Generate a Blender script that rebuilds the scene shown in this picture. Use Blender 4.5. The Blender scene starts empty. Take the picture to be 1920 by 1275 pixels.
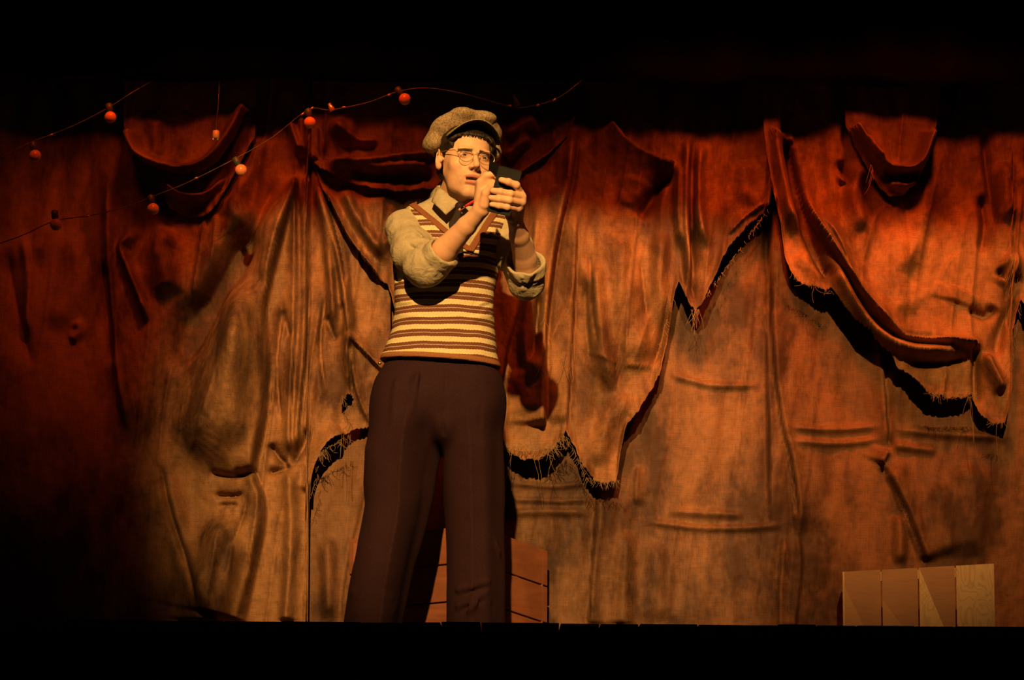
import bpy, math, random
import numpy as np
SC = bpy.context.scene
COL = SC.collection
rng = np.random.RandomState(7)
random.seed(7)

# ------------------------------------------------------------------ camera
FPX = 5310.0
TILT = math.atan((1525 - 637.5) / FPX)
ROLL = math.radians(0.43)
CAMLOC = np.array([0.0, -9.0, -0.45])
_F = np.array([0, math.cos(TILT), math.sin(TILT)])
_U0 = np.array([0, -math.sin(TILT), math.cos(TILT)])
_R0 = np.array([1.0, 0, 0])
_R = _R0 * math.cos(ROLL) + _U0 * math.sin(ROLL)
_U = _U0 * math.cos(ROLL) - _R0 * math.sin(ROLL)

def P(px, py, Y):
    """point of the place at depth Y that lies under a photo pixel (arrays allowed)"""
    px = np.asarray(px, float); py = np.asarray(py, float)
    a = (px - 960) / FPX; b = -(py - 637.5) / FPX
    d = _F + a[..., None] * _R + b[..., None] * _U
    t = (np.asarray(Y, float) - CAMLOC[1]) / d[..., 1]
    return CAMLOC + d * t[..., None]

from mathutils import Matrix, Vector
cam_d = bpy.data.cameras.new('camera'); cam = bpy.data.objects.new('camera', cam_d); COL.objects.link(cam)
cam.matrix_world = Matrix(((_R[0], _U[0], -_F[0], CAMLOC[0]), (_R[1], _U[1], -_F[1], CAMLOC[1]), (_R[2], _U[2], -_F[2], CAMLOC[2]), (0, 0, 0, 1)))
cam_d.sensor_width = 36; cam_d.lens = FPX * 36 / 1920; cam_d.clip_end = 100
SC.camera = cam

# ------------------------------------------------------------------ view, world, lights
SC.view_settings.view_transform = 'Standard'; SC.view_settings.look = 'None'
SC.view_settings.exposure = 0.0; SC.view_settings.gamma = 1.0; SC.view_settings.use_curve_mapping = False
w = bpy.data.worlds.new('dark_theatre'); SC.world = w; w.use_nodes = True
w.node_tree.nodes['Background'].inputs[0].default_value = (0.6, 0.36, 0.42, 1)
w.node_tree.nodes['Background'].inputs[1].default_value = 0.018

def spot(name, loc, aim, energy, color, cone, blend, size):
    l = bpy.data.lights.new(name, 'SPOT'); l.energy = energy; l.color = color
    l.spot_size = math.radians(cone); l.spot_blend = blend; l.shadow_soft_size = size
    o = bpy.data.objects.new(name, l); COL.objects.link(o); o.location = loc
    o.rotation_euler = (Vector(aim) - Vector(loc)).to_track_quat('-Z', 'Y').to_euler()
    return o
# amber front-of-house key (wide oval beam), then the two red gelled lanterns; an added, unseen black flag over the
# front rows trims the tops of the beams, so each lantern's height sets how far up the cloth it reaches
FLAG_Y = -3.6
KEY = np.array([-0.60, -9.2, 5.3])
_t = (FLAG_Y - KEY[1]) / (0.5 - KEY[1])
FLAG_Z = float(KEY[2] + (P(960, 378, 0.5)[2] - KEY[2]) * _t)
def under(y, row):            # height of a lantern at depth y whose beam is trimmed at that row of the cloth
    z = P(960, row, 0.5)[2]; return float(FLAG_Z + (FLAG_Z - z) * (FLAG_Y - y) / (0.5 - FLAG_Y))
k_ = spot('amber_key_light', KEY, P(905, 790, 0.5), 8000, (1.0, 0.52, 0.15), 12.8, 0.62, 0.085)
k_.scale = (1.0, 1.0, 1.0)
k2 = spot('amber_fill_light', (1.0, -9.0, under(-9.0, 400)), P(1660, 640, 0.5), 4700, (1.0, 0.44, 0.11), 12.0, 1.0, 0.09)
k2.scale = (1.15, 1.0, 1.0)
# red gelled lanterns hung overhead close to the cloth, raking down it
for nm, px_, aim, pw, cn in (('red_lantern_far_left', 140, 430, 26, 27), ('red_lantern_left', 430, 470, 66, 33), ('red_lantern_centre', 690, 420, 52, 30),
                             ('red_lantern_right', 1320, 480, 165, 36), ('red_lantern_far_right', 1700, 490, 150, 40)):
    b_ = P(px_, 400, 0.5)
    r_ = spot(nm, (b_[0], -0.62, 2.70), P(px_ + (20 if px_ > 700 else -20), aim, 0.5), pw, (1.0, 0.105, 0.006), cn, 1.0, 0.11)
    r_.scale = (1.9, 1.0, 1.0)

# ------------------------------------------------------------------ object helpers
def link(name, me, mat=None, parent=None):
    o = bpy.data.objects.new(name, me); COL.objects.link(o)
    if mat is not None:
        for m in (mat if isinstance(mat, (list, tuple)) else [mat]): me.materials.append(m)
    if parent is not None: o.parent = parent
    return o
def tag(o, label=None, cat=None, group=None, kind=None):
    if label: o['label'] = label
    if cat: o['category'] = cat
    if group: o['group'] = group
    if kind: o['kind'] = kind
    return o
def empty(name, loc):
    o = bpy.data.objects.new(name, None); COL.objects.link(o); o.location = [float(v) for v in loc]; o.empty_display_size = .1
    return o
def mesh(name, V, F, smooth=True):
    me = bpy.data.meshes.new(name)
    V = np.asarray(V, np.float32)
    if isinstance(F, np.ndarray):
        n = len(F); k = F.shape[1]
        me.vertices.add(len(V)); me.vertices.foreach_set('co', V.ravel())
        me.loops.add(n * k); me.loops.foreach_set('vertex_index', F.astype(np.int32).ravel())
        me.polygons.add(n); me.polygons.foreach_set('loop_start', np.arange(0, n * k, k, dtype=np.int32))
        me.update(calc_edges=True); me.validate()
    else:
        me.from_pydata(V.tolist(), [], F); me.update()
    me.polygons.foreach_set('use_smooth', np.full(len(me.polygons), smooth)); me.update()
    return me
def local(V, parent):
    return np.asarray(V) - np.array(parent.location)

def tube_geo(pts, rad, n=10, cap=True):
    pts = np.asarray(pts, float); m = len(pts)
    rad = np.full(m, rad) if np.isscalar(rad) else np.asarray(rad, float)
    V = []; F = []
    ref = np.array([0.13, -0.9, 0.41]); prev = None
    for i in range(m):
        t = pts[min(i + 1, m - 1)] - pts[max(i - 1, 0)]; t /= np.linalg.norm(t) + 1e-12
        a = (ref if prev is None else prev); a = a - t * a.dot(t); a /= np.linalg.norm(a) + 1e-12; prev = a
        b = np.cross(t, a)
        for j in range(n):
            an = 2 * math.pi * j / n
            V.append(pts[i] + rad[i] * (a * math.cos(an) + b * math.sin(an)))
    for i in range(m - 1):
        for j in range(n):
            F.append([i * n + j, i * n + (j + 1) % n, (i + 1) * n + (j + 1) % n, (i + 1) * n + j])
    if cap:
        F.append(list(range(n))[::-1]); F.append([(m - 1) * n + j for j in range(n)])
    return V, F
def merge(*geos):
    V = []; F = []
    for v, f in geos:
        o = len(V); V += [list(x) for x in v]; F += [[i + o for i in q] for q in f]
    return V, F
def box_geo(c, ax, ay, az):
    """box with centre c and three half-axis vectors"""
    c, ax, ay, az = [np.asarray(v, float) for v in (c, ax, ay, az)]
    V = [c + sx * ax + sy * ay + sz * az for sx in (-1, 1) for sy in (-1, 1) for sz in (-1, 1)]
    F = [[0, 1, 3, 2], [4, 6, 7, 5], [0, 4, 5, 1], [2, 3, 7, 6], [0, 2, 6, 4], [1, 5, 7, 3]]
    return V, F
def sphere_geo(c, r, nu=24, nv=14, sc=(1, 1, 1)):
    V = [np.array([0, 0, 1.0])]
    for i in range(1, nv):
        th = math.pi * i / nv
        for j in range(nu):
            ph = 2 * math.pi * j / nu
            V.append(np.array([math.sin(th) * math.cos(ph), math.sin(th) * math.sin(ph), math.cos(th)]))
    V.append(np.array([0, 0, -1.0])); F = []
    for j in range(nu): F.append([0, 1 + j, 1 + (j + 1) % nu])
    for i in range(nv - 2):
        for j in range(nu):
            a = 1 + i * nu
            F.append([a + j, a + nu + j, a + nu + (j + 1) % nu, a + (j + 1) % nu])
    a = 1 + (nv - 2) * nu
    for j in range(nu): F.append([a + j, len(V) - 1, a + (j + 1) % nu])
    return [np.asarray(c) + v * r * np.asarray(sc) for v in V], F
def bevel(o, wdt, seg=2):
    b = o.modifiers.new('bevel', 'BEVEL'); b.width = wdt; b.segments = seg; b.limit_method = 'ANGLE'; return o

# ------------------------------------------------------------------ material helpers
class N:
    def __init__(s, name):
        s.m = bpy.data.materials.new(name); s.m.use_nodes = True; s.t = s.m.node_tree
        s.b = s.t.nodes['Principled BSDF']
    def n(s, ty, **kw):
        x = s.t.nodes.new(ty)
        for k, v in kw.items():
            if k in x.inputs: 
                s.set(x.inputs[k], v)
            else: setattr(x, k, v)
        return x
    def set(s, inp, v):
        if isinstance(v, bpy.types.NodeSocket): s.t.links.new(v, inp)
        elif isinstance(v, tuple) and len(v) == 3 and inp.type == 'RGBA': inp.default_value = (*v, 1)
        else: inp.default_value = v
    def math(s, op, a, b=0.0, c=None):
        x = s.t.nodes.new('ShaderNodeMath'); x.operation = op; s.set(x.inputs[0], a); s.set(x.inputs[1], b)
        if c is not None: s.set(x.inputs[2], c)
        return x.outputs[0]
    def mix(s, f, a, b, mode='MIX'):
        x = s.t.nodes.new('ShaderNodeMix'); x.data_type = 'RGBA'; x.blend_type = mode
        s.set(x.inputs[0], f); s.set(x.inputs[6], a); s.set(x.inputs[7], b); return x.outputs[2]
    def obj(s): return s.n('ShaderNodeTexCoord').outputs['Object']
    def mapping(s, scale=(1, 1, 1), loc=(0, 0, 0), rot=(0, 0, 0), vec=None):
        x = s.t.nodes.new('ShaderNodeMapping'); s.set(x.inputs[0], vec if vec is not None else s.obj())
        x.inputs[1].default_value = loc; x.inputs[2].default_value = rot; x.inputs[3].default_value = scale; return x.outputs[0]
    def noise(s, vec, scale, detail=3.0, rough=.55, dist=0.0):
        x = s.t.nodes.new('ShaderNodeTexNoise'); s.set(x.inputs['Vector'], vec)
        x.inputs['Scale'].default_value = scale; x.inputs['Detail'].default_value = detail
        x.inputs['Roughness'].default_value = rough; x.inputs['Distortion'].default_value = dist; return x.outputs['Fac']
    def wave(s, vec, scale, direction='X', dist=0.0, dscale=1.0, profile='SIN'):
        x = s.t.nodes.new('ShaderNodeTexWave'); x.bands_direction = direction; x.wave_profile = profile; s.set(x.inputs['Vector'], vec)
        x.inputs['Scale'].default_value = scale; x.inputs['Distortion'].default_value = dist; x.inputs['Detail Scale'].default_value = dscale
        return x.outputs['Fac']
    def ramp(s, f, stops, interp='LINEAR'):
        x = s.t.nodes.new('ShaderNodeValToRGB'); s.set(x.inputs[0], f); cr = x.color_ramp; cr.interpolation = interp
        while len(cr.elements) > 1: cr.elements.remove(cr.elements[-1])
        cr.elements[0].position = stops[0][0]; cr.elements[0].color = (*stops[0][1], 1)
        for p, c in stops[1:]:
            e = cr.elements.new(p); e.color = (*c, 1)
        return x.outputs[0]
    def bump(s, h, strength, dist, normal=None):
        x = s.t.nodes.new('ShaderNodeBump'); x.inputs['Strength'].default_value = strength; x.inputs['Distance'].default_value = dist
        s.set(x.inputs['Height'], h)
        if normal is not None: s.set(x.inputs['Normal'], normal)
        return x.outputs[0]
    def done(s, color, rough=.6, spec=.3, normal=None, metal=0.0):
        s.set(s.b.inputs['Base Color'], color); s.set(s.b.inputs['Roughness'], rough); s.set(s.b.inputs['Specular IOR Level'], spec)
        s.set(s.b.inputs['Metallic'], metal)
        if normal is not None: s.set(s.b.inputs['Normal'], normal)
        return s.m

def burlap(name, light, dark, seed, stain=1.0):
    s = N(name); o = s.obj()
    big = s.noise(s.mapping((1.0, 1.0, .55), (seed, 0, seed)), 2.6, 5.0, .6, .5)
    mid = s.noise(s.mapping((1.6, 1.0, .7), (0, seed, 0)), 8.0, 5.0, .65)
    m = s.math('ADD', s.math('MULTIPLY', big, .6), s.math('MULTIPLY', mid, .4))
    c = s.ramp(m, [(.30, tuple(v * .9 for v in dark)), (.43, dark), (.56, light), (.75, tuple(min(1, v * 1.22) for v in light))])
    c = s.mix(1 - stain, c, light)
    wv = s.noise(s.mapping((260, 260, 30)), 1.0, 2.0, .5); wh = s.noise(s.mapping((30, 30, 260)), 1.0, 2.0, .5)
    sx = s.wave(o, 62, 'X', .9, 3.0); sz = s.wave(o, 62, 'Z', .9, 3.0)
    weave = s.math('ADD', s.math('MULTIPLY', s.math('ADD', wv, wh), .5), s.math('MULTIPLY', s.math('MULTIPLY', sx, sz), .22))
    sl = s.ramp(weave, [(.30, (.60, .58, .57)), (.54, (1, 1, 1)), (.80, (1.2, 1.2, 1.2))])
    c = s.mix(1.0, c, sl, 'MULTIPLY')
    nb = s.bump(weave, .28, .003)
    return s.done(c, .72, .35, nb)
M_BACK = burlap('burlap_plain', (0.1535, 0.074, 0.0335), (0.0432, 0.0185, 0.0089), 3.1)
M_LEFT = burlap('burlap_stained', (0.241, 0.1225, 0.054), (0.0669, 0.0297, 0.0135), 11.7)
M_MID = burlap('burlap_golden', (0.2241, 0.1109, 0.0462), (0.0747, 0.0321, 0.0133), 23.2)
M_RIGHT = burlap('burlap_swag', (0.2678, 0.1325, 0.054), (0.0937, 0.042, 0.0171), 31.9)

s = N('black_velour'); M_BLACK = s.done(s.ramp(s.noise(s.obj(), 9.0), [(.3, (.004, .0035, .004)), (.7, (.007, .006, .0065))]), .95, .05)
s = N('dark_stage_boards')
g = s.noise(s.mapping((40, 1.5, 8)), 1.0, 4.0)
M_FLOOR = s.done(s.ramp(g, [(.3, (.022, .013, .010)), (.7, (.045, .026, .018))]), .8, .15, s.bump(g, .3, .002))

# ------------------------------------------------------------------ drapery
def vnoise(x, y, seed):
    r = np.random.RandomState(seed).rand(64, 64)
    xi = np.floor(x).astype(int); yi = np.floor(y).astype(int); fx = x - xi; fy = y - yi
    fx = fx * fx * (3 - 2 * fx); fy = fy * fy * (3 - 2 * fy)
    g = lambda a, b: r[a % 64, b % 64]
    return (g(xi, yi) * (1 - fx) + g(xi + 1, yi) * fx) * (1 - fy) + (g(xi, yi + 1) * (1 - fx) + g(xi + 1, yi + 1) * fx) * fy - .5

def sstep(a, b, x):
    t = np.clip((x - a) / (b - a), 0, 1); return t * t * (3 - 2 * t)

def path_smooth(pts, n=8):
    pts = np.array(pts, float)
    if len(pts) < 3: return pts
    out = []
    q = np.vstack([2 * pts[0] - pts[1], pts, 2 * pts[-1] - pts[-2]])
    for i in range(1, len(q) - 2):
        for k in range(n):
            t = k / n
            out.append(.5 * ((2 * q[i]) + (-q[i - 1] + q[i + 1]) * t + (2 * q[i - 1] - 5 * q[i] + 4 * q[i + 1] - q[i + 2]) * t * t + (-q[i - 1] + 3 * q[i] - 3 * q[i + 1] + q[i + 2]) * t ** 3))
    out.append(pts[-1]); return np.array(out)

def fold_field(X, Y, fold):
    """depth added by one fold: ('r'|'v'|'s', points, width, height[, end taper])
    r rounded ridge, v narrow valley, s overlap: proud on the right of the path, falling off gently, dropping at once on the left"""
    ty, pts, wd, h = fold[:4]; tp = fold[4] if len(fold) > 4 else (.2, .2)
    pts = path_smooth(pts)
    reach = wd * (3.2 if ty != 's' else 4.5) + 8
    mn = pts.min(0) - reach; mx = pts.max(0) + reach
    out = np.zeros_like(X)
    sel = (X > mn[0]) & (X < mx[0]) & (Y > mn[1]) & (Y < mx[1])
    if not sel.any(): return out
    x = X[sel]; y = Y[sel]
    best = np.full(x.shape, 1e9); sd = np.zeros_like(x); tt = np.zeros_like(x)
    seg = np.diff(pts, axis=0); L = np.hypot(seg[:, 0], seg[:, 1]); cum = np.r_[0, np.cumsum(L)]
    for i in range(len(seg)):
        if L[i] < 1e-6: continue
        dx = x - pts[i, 0]; dy = y - pts[i, 1]
        t = np.clip((dx * seg[i, 0] + dy * seg[i, 1]) / L[i] ** 2, 0, 1)
        ex = dx - t * seg[i, 0]; ey = dy - t * seg[i, 1]; d = ex * ex + ey * ey
        cr = seg[i, 0] * dy - seg[i, 1] * dx      # >0 : below/left in picture space
        b = d < best
        best = np.where(b, d, best); sd = np.where(b, np.sign(cr), sd); tt = np.where(b, (cum[i] + t * L[i]) / cum[-1], tt)
    d = np.sqrt(best)
    if ty != 's' and cum[-1] < 4.5 * wd: h = h * .35
    tap = sstep(0, max(tp[0], 1e-3), tt) * (1 - sstep(1 - max(tp[1], 1e-3), 1, tt))
    tap = np.where(tp[0] <= 0, 1 - sstep(1 - max(tp[1], 1e-3), 1, tt), tap) if tp[0] <= 0 else tap
    if ty == 'r': v = np.exp(-(d / wd) ** 2)
    elif ty == 'v': v = -np.exp(-(d / wd) ** 1.4)
    else:
        s = d * sd     # signed
        v = np.where(s >= 0, np.exp(-(s / wd) ** 1.1), np.exp(-(s / 4.2) ** 2))
        tap = tap * np.where(d < reach, 1, 0)
    out[sel] = (1.9 if ty == 's' else 2.5) * h * v * tap
    return out

FST = .006
FRONT = np.full((900, 480), 9.0)          # y of the cloth in front so far, so that each new drape lies on the ones below
def _fi(x, z): return np.clip(((x + 2.7) / FST).astype(int), 0, 899), np.clip(((z + .2) / FST).astype(int), 0, 479)
def drape(name, x0, x1, top, bottom, Y, folds, mat, sp=3.0, fray=3.0, hem=(0, 20), seed=1, swag=None, wob=.012, extra=None, thick=.003, fade=None, ripple=.014, holes=(), parent=None):
    xs = np.arange(x0, x1 + .01, sp)
    bp = np.array(bottom, float); bot = np.interp(xs, bp[:, 0], bp[:, 1])
    r = np.random.RandomState(seed)
    bot = bot + fray * (r.rand(len(xs)) - .5) * 1.2 + fray * 1.6 * vnoise(xs / 14, xs * 0, seed + 5)
    tp = np.full(len(xs), float(top)) if np.isscalar(top) else np.interp(xs, np.array(top)[:, 0], np.array(top)[:, 1])
    bot = np.maximum(bot, tp + 4)
    nr = int((bot - tp).max() / sp) + 2
    t = np.linspace(0, 1, nr)
    X = np.repeat(xs[:, None], nr, 1); T = np.repeat(t[None], len(xs), 0)
    YY = tp[:, None] + T * (bot - tp)[:, None]
    H = 1.5 * wob * (vnoise(X / 60, YY / 190, seed) * 1.6 + vnoise(X / 24, YY / 90, seed + 1) * .8 + vnoise(X / 11, YY / 16, seed + 2) * .22)
    H += ripple * ((1 - 2 * np.abs(vnoise(X / 34 + YY / 300, YY / 260, seed + 8)) * 2) ** 2 - .5) * (.4 + vnoise(X / 150, YY / 150, seed + 9) + .5)
    H += .0022 * vnoise(X / 5, YY / 7, seed + 3)
    fd = 1.0 if fade is None else fade[2] + (1 - fade[2]) * sstep(fade[0], fade[1], X)
    H *= fd
    for f in folds: H += fd * fold_field(X, YY, f)
    if swag:
        for (t0, wd, a) in swag: H += a * np.exp(-((T - t0) / wd) ** 2) * sstep(0, 40, bot - tp)[:, None]
    if hem[0]: H += hem[0] * np.exp(-((bot[:, None] - YY) / hem[1]) ** 2)
    if extra is not None: H += extra(X, YY, T)
    pos = P(X, YY, Y)
    ii, jj = _fi(pos[..., 0], pos[..., 2])
    need = Y - FRONT[ii, jj] + .010
    H = np.where(need > -5, np.maximum(H, need) + .004 * np.exp(-np.abs(H - need) / .006), H)
    np.minimum.at(FRONT, (ii, jj), Y - H)
    M_ = FRONT.copy()
    for a in (-1, 0, 1):
        for b in (-1, 0, 1): M_ = np.minimum(M_, np.roll(np.roll(FRONT, a, 0), b, 1))
    FRONT[:] = M_
    pos[..., 1] -= H
    V = pos.reshape(-1, 3); n = len(xs)
    idx = np.arange(n * nr).reshape(n, nr)
    Fq = np.stack([idx[:-1, :-1], idx[1:, :-1], idx[1:, 1:], idx[:-1, 1:]], -1).reshape(-1, 4)
    if holes:
        cx = V[Fq].mean(1); px = X.reshape(-1)[Fq].mean(1); py = YY.reshape(-1)[Fq].mean(1)
        keep = np.ones(len(Fq), bool)
        for (hx, hy, rx, ry, an) in holes:
            dx = px - hx; dy = py - hy; c, s_ = math.cos(an), math.sin(an)
            u = (dx * c + dy * s_) / rx; v = (-dx * s_ + dy * c) / ry
            keep &= (u * u + v * v) > 1 + .5 * vnoise(px / 6, py / 6, 77)
        Fq = Fq[keep]
    base = V.mean(0)
    me = mesh(name, V, Fq)
    o = link(name, me, mat, parent)
    sm = o.modifiers.new('thickness', 'SOLIDIFY'); sm.thickness = thick; sm.offset = 1
    return o
# ------------------------------------------------------------------ the setting: stage, masking
def quadbox(name, x0, x1, y0, y1, z0, z1, mat, kind='structure', parent=None):
    V, F = box_geo(((x0 + x1) / 2, (y0 + y1) / 2, (z0 + z1) / 2), ((x1 - x0) / 2, 0, 0), (0, (y1 - y0) / 2, 0), (0, 0, (z1 - z0) / 2))
    o = link(name, mesh(name, V, F, False), mat, parent)
    if kind: o['kind'] = kind
    return o
# stage floor: boards running up-stage, with open joints, uneven front ends
g = []; x = -4.0; rr = random.Random(4)
while x < 4.0:
    wd = rr.choice([.095, .095, .19, .14]); gap = rr.choice([.002, .003, .0025, .005])
    h = rr.uniform(-.0025, .0015)
    y0 = -2.2 + rr.uniform(-.006, .006)
    g.append(box_geo((x + wd / 2, (y0 + 1.4) / 2, h - .014), ((wd - gap) / 2, 0, 0), (0, (1.4 - y0) / 2, 0), (0, 0, .014)))
    x += wd
V, F = merge(*g)
o = link('floor', mesh('floor', V, F, False), M_FLOOR); o['kind'] = 'structure'; bevel(o, .0015, 1)
quadbox('trim_1', -4, 4, -2.185, -2.13, -1.15, -.0305, M_BLACK)        # stage front
quadbox('wall_back', -4, 4, 1.15, 1.25, -.03, 4.2, M_BLACK)
quadbox('ceiling', -4, 4, -3.9, 1.25, 4.2, 4.3, M_BLACK)
quadbox('light_flag', -4, 4, FLAG_Y - .05, FLAG_Y, FLAG_Z, 4.2, M_BLACK)      # unseen flag, added to cut off the tops of the amber beams

# black masking borders (pleated cloth hanging across the stage)
def border(name, Y, z_low, z_top, label, x0=-3.9, x1=3.9, amp=.03):
    xs = np.arange(x0, x1, .02); zs = np.linspace(z_top, z_low, 26)
    X = np.repeat(xs[:, None], len(zs), 1); Z = np.repeat(zs[None], len(xs), 0).copy()
    Z[:, -1] += .008 * np.sin(xs * 7) + .006 * np.sin(xs * 17)
    Yy = Y + amp * np.sin(X * 24 + .8 * np.sin(X * 5)) * (.5 + .5 * (z_top - Z) / (z_top - z_low))
    V = np.stack([X, Yy, Z], -1).reshape(-1, 3); idx = np.arange(len(V)).reshape(len(xs), len(zs))
    Fq = np.stack([idx[:-1, :-1], idx[1:, :-1], idx[1:, 1:], idx[:-1, 1:]], -1).reshape(-1, 4)
    o = link(name, mesh(name, V, Fq), M_BLACK)
    s_ = o.modifiers.new('thickness', 'SOLIDIFY'); s_.thickness = .004
    return tag(o, label, 'border curtain')
zt = float(P(960, 150, .36)[2])
border('border_curtain', .36, zt, 4.2, 'black masking border hanging right above the burlap drapes', amp=.012)

# ------------------------------------------------------------------ burlap backdrop
FL = 1290
back = [
 ('v', [(1437, 390), (1441, 560), (1447, 690), (1462, 800), (1478, 860), (1490, 940), (1494, 1000)], 4.4, .028, (.02, .1)), ('v', [(1658, 655), (1664, 760), (1669, 845)], 4.2, .028, (.05, .1)),
 ('v', [(1652, 874), (1668, 906), (1692, 952), (1712, 1002), (1734, 1060)], 4.4, .028, (.05, .05)), ('v', [(1117, 925), (1106, 1060), (1100, 1170)], 4, .022, (.1, .02)),
 ('s', [(1447, 1000), (1441, 640), (1437, 380)], 30, .020, (.1, .02)),
 ('s', [(1497, 1010), (1488, 940), (1478, 860), (1462, 800), (1447, 690), (1441, 560)], 26, .030, (.1, .3)),
 ('s', [(1658, 655), (1664, 760), (1668, 845)], 22, .028, (.05, .2)),
 ('s', [(1664, 845), (1650, 872)], 14, .03, (.2, .2)),
 ('s', [(1735, 1062), (1710, 1000), (1690, 950), (1668, 905), (1650, 872)], 34, .040, (.1, .15)),
 ('r', [(1470, 803), (1560, 806), (1655, 798)], 6, .008), ('r', [(1475, 828), (1570, 832), (1655, 822)], 6, .008),
 ('r', [(1670, 806), (1800, 816), (1900, 822)], 8, .010), ('r', [(1670, 836), (1760, 846)], 8, .010),
 ('r', [(1190, 975), (1330, 990), (1480, 986)], 6, .007), ('r', [(1250, 958), (1400, 966)], 7, .007),
 ('r', [(950, 905), (1030, 912), (1110, 905)], 5, .006), ('r', [(945, 935), (1040, 940), (1115, 936)], 5, .006), ('r', [(945, 962), (1040, 960), (1110, 962)], 7, .007),
 ('s', [(1100, 1170), (1106, 1060), (1118, 925)], 24, .022, (.02, .1)),
 ('s', [(1192, 950), (1196, 870)], 12, .012), ('r', [(1175, 990), (1165, 1170)], 16, .014, (.2, .02)),
 ('r', [(1250, 700), (1330, 722), (1430, 722)], 6, .007),
 ('s', [(1462, 1180), (1465, 1080), (1470, 1000)], 16, .016, (.02, .2)), ('s', [(1495, 1000), (1500, 1060), (1488, 1175)], 14, .014, (.2, .02)),
 ('r', [(1685, 960), (1688, 1060)], 12, .014), ('r', [(1820, 860), (1825, 1050)], 30, .014), ('r', [(1765, 900), (1775, 1050)], 22, .012),
 ('s', [(640, 1180), (660, 1040), (700, 880)], 40, .02), ('r', [(615, 1000), (618, 1170)], 14, .018),
 ('r', [(1320, 1000), (1322, 1170)], 40, .010), ('r', [(1230, 1010), (1236, 1170)], 24, .010),
]
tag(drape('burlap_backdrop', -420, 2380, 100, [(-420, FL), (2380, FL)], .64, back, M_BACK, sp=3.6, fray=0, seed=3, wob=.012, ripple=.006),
    'flat burlap backdrop cloth with torn seams behind all the drapes', 'backdrop')

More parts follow.
